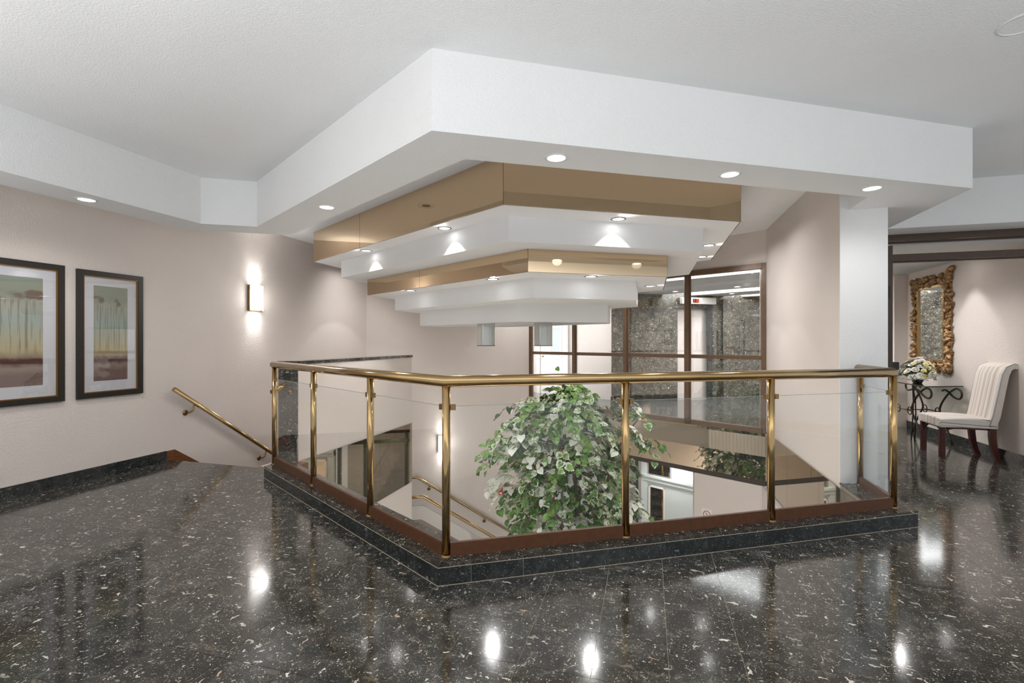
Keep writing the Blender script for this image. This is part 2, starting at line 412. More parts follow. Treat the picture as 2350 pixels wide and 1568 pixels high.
class MB:
    def __init__(self): self.v, self.f, self.s, self.mi = [], [], [], []

    def add(self, vs, fs, smooth=False, mi=0):
        o = len(self.v); self.v += [tuple(v) for v in vs]
        for f in fs: self.f.append(tuple(i + o for i in f)); self.s.append(smooth); self.mi.append(mi)
        return self

    def prism(self, poly, z0, z1, mi=0):
        if area(poly) < 0: poly = poly[::-1]
        n = len(poly)
        vs = [(x, y, z0) for x, y in poly] + [(x, y, z1) for x, y in poly]
        fs = [tuple(range(n))[::-1], tuple(range(n, 2 * n))] + [(i, (i + 1) % n, n + (i + 1) % n, n + i) for i in range(n)]
        return self.add(vs, fs, False, mi)

    def box(self, x0, x1, y0, y1, z0, z1, mi=0):
        return self.prism([(x0, y0), (x1, y0), (x1, y1), (x0, y1)], z0, z1, mi)

    def obox(self, c, ux, uy, uz, sx, sy, sz, mi=0):
        """Box about centre c with unit axes and full sizes."""
        c, ux, uy, uz = Vector(c), Vector(ux), Vector(uy), Vector(uz)
        vs = []
        for k in (-.5, .5):
            for j, i in ((-.5, -.5), (-.5, .5), (.5, .5), (.5, -.5)):
                vs.append(c + ux * (i * sx) + uy * (j * sy) + uz * (k * sz))
        return self.add(vs, [(3, 2, 1, 0), (4, 5, 6, 7), (0, 1, 5, 4), (1, 2, 6, 5), (2, 3, 7, 6), (3, 0, 4, 7)], False, mi)

    def bar(self, p, q, w, h, up=(0, 0, 1), mi=0):
        p, q, up = Vector(p), Vector(q), Vector(up)
        d = (q - p).normalized(); s = d.cross(up).normalized(); u = s.cross(d)
        return self.obox((p + q) / 2, d, s, u, (q - p).length, w, h, mi)

    def tube(self, path, r, n=12, caps=True, mi=0, round_end=False):
        path = [Vector(p) for p in path]
        rs = r if isinstance(r, (list, tuple)) else [r] * len(path)
        if round_end:
            d0 = (path[0] - path[1]).normalized(); d1 = (path[-1] - path[-2]).normalized()
            r0, r1 = rs[0], rs[-1]
            pre = [path[0] + d0 * (r0 * sin(a)) for a in (1.45, 1.1, 0.6)]
            post = [path[-1] + d1 * (r1 * sin(a)) for a in (0.6, 1.1, 1.45)]
            path = pre + path + post
            rs = [r0 * cos(a) for a in (1.45, 1.1, 0.6)] + list(rs) + [r1 * cos(a) for a in (0.6, 1.1, 1.45)]
        vs, k = [], len(path)
        T = [(path[min(i + 1, k - 1)] - path[max(i - 1, 0)]).normalized() for i in range(k)]
        ref = Vector((0, 0, 1)) if abs(T[0].z) < 0.9 else Vector((1, 0, 0))
        N = (ref - T[0] * ref.dot(T[0])).normalized()
        for i in range(k):
            N = (N - T[i] * N.dot(T[i])).normalized(); B = T[i].cross(N)
            sc = 1.0
            if 0 < i < k - 1:
                a = (path[i] - path[i - 1]).normalized(); c = a.dot(T[i]); sc = 1 / max(c, 0.5)
                bis = (a - (path[i + 1] - path[i]).normalized())
                if bis.length > 1e-5: bis.normalize()
            for j in range(n):
                t = 2 * pi * j / n; o = N * cos(t) + B * sin(t)
                if sc > 1.02:
                    o = o + bis * (o.dot(bis) * (sc - 1))
                vs.append(path[i] + o * rs[i])
        fs = [(i * n + j, i * n + (j + 1) % n, (i + 1) * n + (j + 1) % n, (i + 1) * n + j) for i in range(k - 1) for j in range(n)]
        self.add(vs, fs, True, mi)
        if caps:
            o = len(self.v) - len(vs)
            self.f.append(tuple(o + j for j in range(n))[::-1]); self.s.append(False); self.mi.append(mi)
            self.f.append(tuple(o + (k - 1) * n + j for j in range(n))); self.s.append(False); self.mi.append(mi)
        return self

    def lathe(self, prof, c=(0, 0, 0), n=24, mi=0, axis=None):
        """prof = [(r, h)...] turned about the z axis (or the given axis) through c."""
        ax = Vector(axis).normalized() if axis else Vector((0, 0, 1))
        u = ax.orthogonal().normalized(); w = ax.cross(u); c = Vector(c)
        vs = [c + ax * h + (u * cos(2 * pi * j / n) + w * sin(2 * pi * j / n)) * r for r, h in prof for j in range(n)]
        k = len(prof)
        fs = [(i * n + j, i * n + (j + 1) % n, (i + 1) * n + (j + 1) % n, (i + 1) * n + j) for i in range(k - 1) for j in range(n)]
        self.add(vs, fs, True, mi)
        return self

    def disc(self, c, r, axis=(0, 0, 1), n=24, mi=0):
        return self.lathe([(r, 0), (0.0001, 0)], c, n, mi, axis)

    def build(self, name, mat, parent=None, local=False, tagd=None):
        me = bpy.data.meshes.new(name)
        off = Vector((0, 0, 0))
        if parent is not None and not local: off = WL(parent)
        me.from_pydata([tuple(Vector(v) - off) for v in self.v], [], self.f)
        for m in (mat if isinstance(mat, (list, tuple)) else [mat]): me.materials.append(m)
        me.polygons.foreach_set('use_smooth', self.s)
        if any(self.mi): me.polygons.foreach_set('material_index', self.mi)
        me.update()
        o = bpy.data.objects.new(name, me); COL.objects.link(o)
        if parent is not None: o.parent = parent
        if tagd: tag(o, **tagd)
        return o


def WL(o):
    v = Vector(o.location)
    while o.parent: o = o.parent; v += Vector(o.location)
    return v


def tag(o, label=None, cat=None, group=None, kind=None):
    if label: o['label'] = label
    if cat: o['category'] = cat
    if group: o['group'] = group
    if kind: o['kind'] = kind
    return o


def thing(name, loc, label, cat, group=None, kind=None):
    o = bpy.data.objects.new(name, None); o.empty_display_size = 0.1
    COL.objects.link(o); o.location = loc
    return tag(o, label, cat, group, kind)


def struct(name, mb, mat, label=None, cat=None):
    o = mb.build(name, mat); tag(o, label, cat, None, 'structure'); return o


def copy_tree(o, parent=None):
    c = o.copy(); COL.objects.link(c); c.parent = parent
    for ch in list(o.children): copy_tree(ch, c)
    return c


# ================================================================= SETTING
# ---- floor: slab with polished marble tiles laid square to the stair wall
XL = -5.388        # stair / picture wall
XR = 4.03          # wall of the seating corridor
PW_, SP = 1.655, 7.745
floor_poly_main = [(XL, 0.85), (6.5, 0.85), (6.5, 6.0), (XR, 6.0), (XR, 9.2), (2.02, 9.2), (2.02, 4.97), (1.93, 4.97),
                   (1.93, I(('x', 1.93), ('b', 2.80))[1]), I(('a', 1.66), ('b', 2.80)), I(('a', 1.66), ('x', -3.80)), (-3.80, 4.31), (XL, 4.31)]
floor_mb = MB().prism(floor_poly_main, -0.30, -0.0025)
lob = [I(('a', 7.53), ('x', 2.02)), (2.02, 9.2), (XR, 9.2), (XR, I(('x', XR), ('b', 10.1))[1]), I(('x', -0.8), ('b', 10.1)), I(('x', -0.8), ('a', 9.70)), I(('x', -5.0), ('a', 9.70)), I(('x', -5.0), ('a', 7.53))]
floor_mb.prism(lob, -0.30, -0.0025)
floor = struct('floor', floor_mb, M['grout'], 'polished black marble tiled floor with white chips', 'floor')
MB().prism(lob, -0.0024, 0.0).build('lobby_paving', M['marble'], floor)
PT = 0.312
GAP = 0.0011


def regions(poly):
    out = []
    r1 = clip(poly, -0.5, R3, 2.745)                       # in front of the long curb
    if len(r1) > 2: out.append(r1)
    q = clip(poly, 0.5, -R3, -2.745)
    r2 = clip(q, 0.5, R3, 1.60)
    if len(r2) > 2:
        r2 = clip(r2, 0, 1, 4.31)
        if len(r2) > 2: out.append(r2)
    r2b = clip(clip(q, -0.5, -R3, -1.60) if len(q) > 2 else [], 1, 0, -3.757) if len(q) > 2 and len(clip(q, -0.5, -R3, -1.60)) > 2 else []
    if len(r2b) > 2:
        r2b = clip(r2b, 0, 1, 4.31)
        if len(r2b) > 2: out.append(r2b)
    r3 = clip(q, -1, 0, -1.92)
    if len(r3) > 2:
        r3a = clip(r3, 0, 1, 4.95)
        if len(r3a) > 2: out.append(r3a)
        r3b = clip(clip(r3, 0, -1, -4.95) or [], -1, 0, -2.02) if len(clip(r3, 0, -1, -4.95)) > 2 else []
        if len(r3b) > 2: out.append(r3b)
    res = []
    for p in out:
        p = clip(p, -1, 0, -XL)
        if len(p) > 2 and p and max(v[1] for v in p) > 6.0: p = clip(p, 1, 0, XR)
        if len(p) > 2: p = clip(p, 0, 1, 9.19)
        if len(p) > 2 and abs(area(p)) > 2e-4: res.append(p)
    return res


cells = []
i0 = int((-5.6 + 0.54) / PT) - 1
for i in range(i0, 19):
    for j in range(2, 31):
        x0, y0 = -0.54 + i * PT, j * PT + 0.11
        q = [(x0 + GAP, y0 + GAP), (x0 + PT - GAP, y0 + GAP), (x0 + PT - GAP, y0 + PT - GAP), (x0 + GAP, y0 + PT - GAP)]
        if y0 < 0.85: continue
        rg = regions(q)
        if not rg: continue
        cx_, cy_ = x0 + PT / 2, y0 + PT / 2
        full = len(rg) == 1 and abs(abs(area(rg[0])) - (PT - 2 * GAP) ** 2) < 1e-5
        depth = cx_ * -sin(radians(15.85)) + cy_ * cos(radians(15.85))
        side = cx_ * cos(radians(15.85)) + cy_ * sin(radians(15.85))
        vis = depth > 1.3 and abs(side) < depth * 1.12
        cells.append((0 if vis else 1, cx_ ** 2 + cy_ ** 2, x0, y0, rg, full))
cells.sort(key=lambda c: (c[0], c[1]))
tile_me = None
rest = MB()
for k, (v_, d_, x0, y0, rg, full) in enumerate(cells):
    if k < 300 and v_ == 0:
        if full:
            if tile_me is None:
                t0 = MB().box(GAP, PT - GAP, GAP, PT - GAP, -0.012, 0.0).build('tile', M['marble'], floor, local=True)
                tile_me = t0.data; t0.location = (x0, y0, 0)
            else:
                t0 = bpy.data.objects.new('tile', tile_me); COL.objects.link(t0); t0.parent = floor; t0.location = (x0, y0, 0)
        else:
            mb = MB()
            for p in rg: mb.prism([(a - x0, b - y0) for a, b in p], -0.012, 0.0)
            t0 = mb.build('tile', M['marble'], floor, local=True); t0.location = (x0, y0, 0)
    else:
        for p in rg: rest.prism(p, -0.012, 0.0)
tag(rest.build('tile_field', M['marble'], floor), kind='stuff')

# ---- ceiling
struct('ceiling', MB().box(-5.6, 6.7, -2.5, 14.6, ZC, ZC + 0.2), M['ceiling'], 'off-white stippled ceiling', 'ceiling')

# ---- left (stair) wall, back wall, walls of the well
wl = MB().box(XL - 0.2, XL, -4.0, 8.6, ZL, ZC)
wall_left = struct('wall_left', wl, M['wall'], 'long cream stippled wall carrying the framed pictures and the sconce', 'wall')
BB = 9.95
bw = MB()
pA, pB = I(('b', BB), ('x', XL)), I(('b', BB), ('x', -2.48))
bw.prism([pA, pB, I(('b', BB + 0.2), ('x', -2.48)), I(('b', BB + 0.2), ('x', XL - 0.2))], ZL, ZC)
wall_back = struct('wall_back', bw, M['wall'], 'cream stippled wall at the back of the stairwell', 'wall')
ws = MB()
ws.box(PW_, 2.02, 4.95, SP + 0.4, 0.09, ZC)
ws.box(PW_, 2.02, 4.95, SP + 0.4, -0.72, 0.09)
wall_side = struct('wall_side', ws, M['wall'], 'white pier and cream wall on the far side of the stairwell', 'wall')
MB().box(PW_, 2.02, 4.936, 4.95, 0.0, ZC).build('pier_face', M['ceiling'], wall_side)
MB().box(1.60, 2.02, 3.2, SP, ZL, -0.735).build('wall_lower', M['cream'], wall_side)
# bronze mirror facing below the floor line on that wall
mp = MB()
ys = [4.30, 5.45, 6.60, 7.72]
for y0, y1 in zip(ys[:-1], ys[1:]):
    MB().box(PW_ - 0.012, PW_ - 0.001, y0 + 0.002, y1 - 0.002, -0.71, 0.075).build('mirror_panel', M['bronze_mirror_low'], wall_side)

# wall over the storefront
A0 = 7.53
wt = MB().prism([I(('a', A0), ('x', PW_ + 0.2)), I(('a', A0), ('x', -2.52)), I(('a', A0 + 0.14), ('x', -2.52)), I(('a', A0 + 0.14), ('x', PW_ + 0.2))], 2.54, ZC)
struct('wall_over_window', wt, M['wall'], 'cream wall strip over the bronze framed interior window', 'wall')
# bridge slab edge under the storefront: bronze mirror panels, dark strip, cream wall below
br = MB().prism([I(('a', A0 + 0.012), ('x', PW_)), I(('a', A0 + 0.012), ('x', -2.5)), I(('a', A0 + 0.4), ('x', -2.5)), I(('a', A0 + 0.4), ('x', PW_))], -0.73, 0.03)
bridge = struct('slab_edge', br, M['seam'], 'floor slab edge below the interior window, faced with bronze mirror', 'slab')
xs = [PW_, 0.93, -0.12, -1.25, -2.48]
for a, b in zip(xs[:-1], xs[1:]):
    MB().prism([I(('a', A0), ('x', a - 0.002)), I(('a', A0), ('x', b + 0.002)), I(('a', A0 + 0.01), ('x', b + 0.002)), I(('a', A0 + 0.01), ('x', a - 0.002))], -0.655, 0.045).build('mirror_panel', M['bronze_mirror_low'], bridge)
lw = MB().prism([I(('a', A0), ('x', 0.72)), I(('a', A0), ('x', PW_)), I(('a', A0 + 0.2), ('x', PW_)), I(('a', A0 + 0.2), ('x', 0.72))], ZL, -0.735)
struct('wall_lower', lw, M['cream'], 'plain cream wall of the lower lobby with the no smoking notice', 'wall')

# parapet of the stairs: plastered wall with stone cap, marble end and bronze mirror band
pp = MB()
pp.box(-4.146, -3.91, 4.662, 7.46, 0.0, 1.12)
pp.box(-4.146, -3.91, 4.36, 7.46, -1.02, 0.0)
pp.box(-4.146, -3.91, 4.36, 7.46, ZL, -1.02)
parapet = struct('wall_parapet', pp, M['wall'], 'low stippled parapet wall between the stairs and the well', 'wall')
MB().box(-4.16, -3.90, 4.62, 7.48, 1.12, 1.16).build('stone_cap', M['marble_cap'], parapet)
MB().box(-4.156, -3.898, 4.640, 4.662, 0.0, 1.12).build('marble_facing', M['marble'], parapet)
for y0, y1 in ((4.37, 5.4), (5.4, 6.43), (6.43, 7.45)):
    MB().box(-3.909, -3.90, y0 + 0.002, y1 - 0.002, -1.015, -0.01).build('mirror_panel', M['bronze_mirror_low'], parapet)

# underside walls of the near edges of the well
we = MB()
we.prism([I(('a', 1.86), ('b', 3.0)), I(('a', 1.86), ('x', -3.80)), I(('a', 1.62), ('x', -3.80)), I(('a', 1.62), ('b', 2.76))], -0.72, 0.0)
we.prism([I(('a', 1.86), ('b', 3.0)), I(('x', PW_), ('b', 3.0)), I(('x', PW_), ('b', 2.76)), I(('a', 1.62), ('b', 2.76))], -0.72, 0.0)
we.box(PW_, 1.93, 4.40, 4.95, -0.72, -0.013)
we.box(-4.146, -3.755, 4.28, 4.66, -0.30, -0.001)
well_edge = struct('slab_rim', we, M['wood_brown'], 'floor slab rim around the stairwell under the curb', 'slab')

# lower lobby
lf = [(XL, 0.5), (5.5, 0.5), (5.5, 13.5), (XL, 13.5)]
struct('floor_lower', MB().prism(lf, ZL - 0.15, ZL), M['pale_stone'], 'pale stone floor of the lower lobby', 'floor')  # unseen floor, made pale to bounce light up into the well
lc = MB()
lc.prism([I(('a', A0 + 0.4), ('x', 4.5)), I(('a', A0 + 0.4), ('x', -5.3)), (-5.3, 14.5), (4.5, 14.5)], -0.80, -0.74)
struct('ceiling_lower', lc, M['ceiling'], 'white ceiling of the lower lobby under the bridge', 'ceiling')

# ---- door wall of the lower lobby
AD = 9.0
dw = MB()
def apr(a0, a1, x0, x1, z0, z1, mb=None):
    mb = mb or MB()
    return mb.prism([I(('a', a0), ('x', x0)), I(('a', a0), ('x', x1)), I(('a', a1), ('x', x1)), I(('a', a1), ('x', x0))], z0, z1)
def bpr(b0, b1, x0, x1, z0, z1, mb=None):
    mb = mb or MB()
    return mb.prism([I(('b', b0), ('x', x0)), I(('b', b0), ('x', x1)), I(('b', b1), ('x', x1)), I(('b', b1), ('x', x0))], z0, z1)
wl2 = MB()
apr(AD + 0.05, AD + 0.2, 0.95, 3.5, ZL, -0.74, wl2)
apr(AD + 0.05, AD + 0.2, -0.16, 0.95, -1.06, -0.74, wl2)
struct('wall_entrance', wl2, M['white_paint'], 'pale wall around the lower lobby door', 'wall')
door_2 = thing('door_2', (*I(('a', AD), ('x', 0.4)), ZL), 'pale grey painted lobby door with a narrow glass light, below the bridge', 'door', kind='structure')
apr(AD, AD + 0.05, -0.02, 0.90, ZL, -1.50).build('door_leaf', M['door_paint'], door_2)
fr = MB(); apr(AD - 0.02, AD + 0.06, -0.14, -0.02, ZL, -1.06, fr); apr(AD - 0.02, AD + 0.06, 0.90, 0.98, ZL, -1.06, fr); apr(AD - 0.03, AD + 0.06, -0.14, 0.98, -1.50, -1.38, fr); apr(AD - 0.04, AD + 0.06, -0.14, 0.98, -1.10, -1.05, fr)
apr(AD - 0.05, AD - 0.02, -0.14, 0.98, -1.42, -1.37, fr)
fr.build('door_frame', M['door_paint'], door_2)
apr(AD - 0.008, AD - 0.001, 0.04, 0.296, -2.75, -1.62).build('door_light', M['bronze_mirror_low'], door_2)
lt = MB(); apr(AD - 0.02, AD, 0.01, 0.04, -2.78, -1.59, lt); apr(AD - 0.02, AD, 0.296, 0.326, -2.78, -1.59, lt); apr(AD - 0.02, AD, 0.01, 0.326, -1.62, -1.59, lt)
lt.build('light_trim', M['white_paint'], door_2)
apr(AD + 0.01, AD + 0.02, -0.02, 0.42, -1.38, -1.10).build('transom_glass', M['bronze_mirror_low'], door_2)
apr(AD + 0.01, AD + 0.02, 0.46, 0.90, -1.38, -1.10).build('transom_glass', M['white_paint'], door_2)
# glazed entrance screen left of it
win2 = thing('window_2', (*I(('a', AD), ('x', -1.5)), ZL), 'olive metal framed glazed screen of the lower lobby', 'window', kind='structure')
fx = [-0.20, -0.75, -1.65, -2.0, -2.9, -3.25, -4.2]
for x in fx: apr(AD, AD + 0.08, x - 0.05, x, ZL, -0.74).build('mullion', M['olive_frame'], win2)
for z in (ZL, -1.25, -0.82): apr(AD + 0.01, AD + 0.07, fx[-1], fx[0], z, z + 0.08).build('rail', M['olive_frame'], win2)
apr(AD + 0.035, AD + 0.04, fx[-1], fx[0], ZL, -0.74).build('pane', M['pane'], win2)
bb_ = MB(); apr(AD + 1.6, AD + 1.7, -5.2, 0.5, ZL, -0.74, bb_)
struct('wall_vestibule', bb_, M['wall'], 'cream wall behind the glazed screen of the lower lobby', 'wall')

# ---- right part: corridor beyond the bronze door frame
struct('wall_right', MB().box(XR, XR + 0.15, 6.22, 13.6, 0.0, 2.75), M['wall'], 'cream wall behind the chair and the console table', 'wall')
struct('wall_stub', MB().box(3.85, XR, 9.19, 9.35, 0.0, 2.47), M['wall'], 'short cream wall at the end of the seating corridor', 'wall')
struct('ceiling_corridor', MB().prism([(2.02, 6.45), (6.5, 6.45), (6.5, 9.6), (2.02, 9.6)], 2.475, 2.75), M['ceiling'], 'low white ceiling of the seating corridor', 'ceiling')
# baseboards in pieces of marble
def base_run(name, p0, p1, nrm, h=0.116, th=0.012, lab=None):
    p0, p1 = Vector((*p0, 0)), Vector((*p1, 0)); L = (p1 - p0).length; d = (p1 - p0) / L
    n = Vector((*nrm, 0))
    root = thing(name, tuple(p0), lab, 'baseboard', kind='structure')
    k = max(1, round(L / 0.312))
    me = None
    for i in range(k):
        w = L / k
        if me is None:
            o = MB().add([v for z in (0, h) for v in ((d * 0.0008 + Vector((0, 0, z))), (d * (w - 0.0008) + Vector((0, 0, z))), (d * (w - 0.0008) + n * th + Vector((0, 0, z))), (d * 0.0008 + n * th + Vector((0, 0, z))))],
                         [(3, 2, 1, 0), (4, 5, 6, 7), (0, 1, 5, 4), (1, 2, 6, 5), (2, 3, 7, 6), (3, 0, 4, 7)]).build('tile', M['marble_curb'], root, local=True)
            me = o.data
        else:
            o = bpy.data.objects.new('tile', me); COL.objects.link(o); o.parent = root
        o.location = d * (w * i)
    return root
base_run('baseboard_left', (XL, 4.26), (XL, 0.85), (1, 0), lab='black marble baseboard under the framed pictures')
base_run('baseboard_right', (XR, 6.25), (XR, 9.19), (-1, 0), lab='black marble baseboard behind the striped chair')
base_run('baseboard_column', (1.93, 4.95), (2.02, 4.95), (0, -1), lab='black marble baseboard at the foot of the white pier')
base_run('baseboard_column_side', (2.02, 4.95), (2.02, 6.2), (1, 0), lab='black marble baseboard on the corridor side of the pier')

# bronze door frame
YD = 6.21
d1 = thing('door_1', (2.5, YD, 0), 'dark bronze door frame opening to the seating corridor', 'door', kind='structure')
MB().box(2.02, 6.4, YD, YD + 0.09, 2.49, 2.56).build('door_header', M['bronze_dark'], d1)
MB().box(2.02, 6.4, YD + 0.09, YD + 0.12, 2.475, 2.54).build('header_track', M['bronze_dark'], d1)
MB().box(2.587, 6.4, YD + 0.01, YD + 0.08, 2.275, 2.345).build('transom_bar', M['bronze_dark'], d1)
MB().box(2.587, 6.4, YD + 0.08, YD + 0.12, 2.262, 2.30).build('transom_track', M['bronze_dark'], d1)
jb = MB().box(2.50, 2.587, YD, YD + 0.09, 0.0, 2.441).build('door_jamb', M['bronze_dark'], d1)
MB().box(2.53, 2.56, YD - 0.012, YD, 1.86, 2.0).build('lock_plate', M['black_plastic'], jb)
MB().box(2.585, 2.655, YD + 0.02, YD + 0.07, 1.075, 1.16).build('door_latch', M['black_plastic'], d1)
MB().box(2.02, 2.50, YD + 0.04, YD + 0.05, 0.0, 2.49).build('side_pane', M['pane'], d1)

# ---- bulkhead beam ring under the ceiling
bm = MB()
def strip(l_out, l_in, e0o, e0i, e1o, e1i): return [I(l_out, e0o), I(l_out, e1o), I(l_in, e1i), I(l_in, e0i)]
# outer line pieces and inner line pieces (room side first)
O_ = [('x', -4.285), ('b', 5.385), ('a', 1.54), ('b', 2.70), ('x', 2.394)]
N_ = [('x', -4.66), ('b', 5.72), ('a', 1.93), ('b', 3.07), ('x', 1.72)]
po = [(-4.285, -4.0)] + [I(O_[i], O_[i + 1]) for i in range(4)] + [(2.394, 5.87)]
pi_ = [(-4.66, -4.0)] + [I(N_[i], N_[i + 1]) for i in range(4)] + [(1.72, 5.87)]
for i in range(5): bm.prism([po[i], po[i + 1], pi_[i + 1], pi_[i]], ZB, ZC)
bm.box(1.72, 6.5, 5.87, 6.50, ZB, ZC)
beam = struct('ceiling_beam', bm, M['ceiling'], 'faceted white bulkhead beam hung around the stairwell', 'beam')

# ---- curb with marble tiles
KZ = 0.12
Ko = [I(('a', 1.585), ('x', -3.755)), I(('a', 1.585), ('b', 2.727)), I(('b', 2.727), ('x', 1.938)), (1.938, 4.95)]
Ki = [I(('a', 1.86), ('x', -3.755)), I(('a', 1.86), ('b', 3.0)), I(('b', 3.0), ('x', PW_)), (PW_, 4.95)]
cm = MB()
Ko2 = [I(('a', 1.588), ('x', -3.750)), I(('a', 1.588), ('b', 2.730)), I(('b', 2.730), ('x', 1.935)), (1.935, 4.95)]
Ki2 = [I(('a', 1.848), ('x', -3.743)), I(('a', 1.848), ('b', 2.988)), I(('b', 2.988), ('x', PW_ + .012)), (PW_ + .012, 4.95)]
for i in range(3): cm.prism([Ko2[i], Ko2[i + 1], Ki2[i + 1], Ki2[i]], 0.0, KZ - 0.003)
curb = struct('curb', cm, M['grout'], 'raised black marble curb carrying the glass railing', 'curb')
def curb_run(P, Q, Pi, Qi, first, sgn=1):
    """Face tiles from P to Q, cap tiles between the outer and inner lines."""
    P, Q, Pi, Qi = map(Vector, (P, Q, Pi, Qi)); L = (Q - P).length; d = (Q - P) / L
    n = Vector((-d.y, d.x)) if ((Pi - P).dot(Vector((-d.y, d.x))) > 0) else Vector((d.y, -d.x))
    cuts = [0.0]; x = first
    while x < L - 0.06: cuts.append(x); x += 0.312
    cuts.append(L)
    for a, b in zip(cuts[:-1], cuts[1:]):
        p, q = P + d * (a + 0.0013), P + d * (b - 0.0013)
        MB().prism([tuple(p), tuple(q), tuple(q + n * 0.012), tuple(p + n * 0.012)], 0.0025, KZ - 0.018).build('face_tile', M['marble_curb'], curb)
        # cap tile
        def end(t, at_start):
            if at_start and t == 0: return P, Pi
            if (not at_start) and t == L: return Q, Qi
            base = P + d * (t + (0.0008 if at_start else -0.0008))
            return base, base + n * 0.2750
        (o0, i0_), (o1, i1_) = end(a, True), end(b, False)
        wd = (Pi - P).dot(n)
        i0_ = i0_ if a == 0 else P + d * (a + .0008) + n * wd
        i1_ = i1_ if b == L else P + d * (b - .0008) + n * wd
        if abs(a) < 1e-6 and (Pi - P).dot(d) > (b - a): i1_ = i1_ + d * 0
        MB().prism([tuple(o0), tuple(o1), tuple(i1_), tuple(i0_)], KZ - 0.0155, KZ).build('cap_tile', M['marble_cap'], curb)
curb_run(Ko[1], Ko[0], Ki[1], Ki[0], 0.20)
curb_run(Ko[1], Ko[2], Ki[1], Ki[2], 0.19)
curb_run(Ko[2], Ko[3], Ki[2], Ki[3], 0.30)
MB().prism([Ko[0], Ki[0], (Ki[0][0] + .012, Ki[0][1]), (Ko[0][0] + .012, Ko[0][1])], 0, KZ - 0.018).build('end_tile', M['marble_curb'], curb)

for k, (p_, q_) in enumerate(zip(Ko[:3], Ko[1:])):
    P_, Q_ = Vector((*p_, 0)), Vector((*q_, 0)); e_ = (Q_ - P_).normalized(); out_ = Vector((e_.y, -e_.x, 0)) * 0.0008
    eb = MB(); eb.bar(P_ + out_ + Vector((0, 0, KZ - 0.0168)), Q_ + out_ + Vector((0, 0, KZ - 0.0168)), 0.003, 0.0026)
    eb.bar(P_ + out_ + Vector((0, 0, 0.0012)), Q_ + out_ + Vector((0, 0, 0.0012)), 0.004, 0.0024)
    eb.build('joint_line', M['grout'], curb)

# ---- stairs
st1 = MB()
n1, r1_, t1_ = 13, 2.35 / 13, 0.2542
stairs = thing('staircase', (-4.8, 4.31, 0), 'marble stair flights going down along the left wall', 'stairs', kind='structure')
for i in range(12):
    z = -(i + 1) * r1_
    MB().box(XL, -4.147, 4.31 + i * t1_, 4.31 + (i + 1) * t1_ + 0.02, z - 0.16, z).build('step', M['marble_cap'], stairs)
ye = 4.31 + 12 * t1_
LZ = -2.35
ld = [(XL, ye), (-3.6, ye), (-3.6, 8.6), (XL, 8.6)]
ld = clip(clip(ld, R3, 0.5, 0.53), -0.5, R3, BB)
MB().prism(ld, LZ - 0.18, LZ).build('landing', M['marble_cap'], stairs)
def tb(t, b): return I(('t', t), ('b', b))
for i in range(8):
    z = LZ - (i + 1) * 0.181
    t0_, t1b = 0.53 + i * 0.272, 0.53 + (i + 1) * 0.272 + (0.02 if i < 7 else 0)
    def pt(t, b): return (t * R3 - b * 0.5, t * 0.5 + b * R3)
    MB().prism([pt(t0_, 8.55), pt(t1b, 8.55), pt(t1b, BB), pt(t0_, BB)], z - 0.17 if i < 7 else ZL, z).build('step', M['marble_cap'], stairs)
def pt(t, b): return (t * R3 - b * 0.5, t * 0.5 + b * R3)
# wooden stringer boards against both walls
sk = MB()
def slope_board(f0, f1, th):
    """f0,f1: ((x,y),zlo,zhi) ends; th: (dx,dy) thickness vector."""
    mb = MB(); vs = []
    for (p, zl, zh) in (f0, f1):
        for dx, dy in ((0, 0), th):
            vs += [(p[0] + dx, p[1] + dy, zl), (p[0] + dx, p[1] + dy, zh)]
    fs = [(0, 1, 3, 2), (4, 6, 7, 5), (0, 4, 5, 1), (2, 3, 7, 6), (1, 5, 7, 3), (0, 2, 6, 4)]
    return mb.add(vs, fs)
m_ = slope_board(((XL, 4.26), -0.05, 0.112), ((XL, 4.36), -0.1, 0.112), (0.014, 0)); m_.build('stringer', M['wood_brown'], stairs)
slope_board(((XL, 4.36), -0.30, 0.112), ((XL, ye + 0.05), LZ - 0.1, 0.112 - 0.7115 * (ye - 4.31)), (0.014, 0)).build('stringer', M['wood_brown'], stairs)
slope_board(((XL, ye + 0.05), LZ, LZ + 0.11), ((XL, I(('b', BB), ('x', XL))[1]), LZ, LZ + 0.11), (0.014, 0)).build('stringer', M['wood_brown'], stairs)
q0, q1, q2 = I(('b', BB - .014), ('x', XL)), pt(0.60, BB - .014), pt(0.60 + 2.1, BB - .014)
tv = (-0.5 * -0.012, R3 * 0.012)
slope_board((q0, LZ, LZ + 0.11), (q1, LZ - .05, LZ + 0.11), (-0.007, 0.012)).build('stringer', M['wood_brown'], stairs)
slope_board((q1, LZ - 0.22, LZ + 0.11), (q2, LZ - 1.6, LZ + 0.11 - 0.665 * 2.1), (-0.007, 0.012)).build('stringer', M['wood_brown'], stairs)

# ---- elevator lobby behind the interior window
area_light('lobby_fill', (-4.2, 11.0, 0.4), (radians(150), 0, radians(-60)), 1.6, 1.6, 45)  # added area light out of view, lifts the lobby ceiling
lobw = MB()
apr(9.66, 9.8, -5.2, -0.80, 0.0, 2.75, lobw)
wall_lobby = struct('wall_lobby', lobw, M['cream'], 'smooth cream wall of the elevator lobby with a white door', 'wall')
BM = 10.07
mw = MB()
bpr(BM, BM + 0.25, -0.807, 0.673, 0.0, 2.75, mw)
bpr(BM, BM + 0.25, 0.673, 1.36, 2.19, 2.75, mw)
bpr(BM, BM + 0.25, 1.50, XR, 0.0, 2.75, mw)
wall_m = struct('wall_marble', mw, M['marble_wall'], 'grey brown marble wall around the elevator', 'wall')
bpr(BM - 0.05, BM, -0.82, 0.66, 0.0, 0.14).build('baseboard', M['marble_curb'], wall_m)
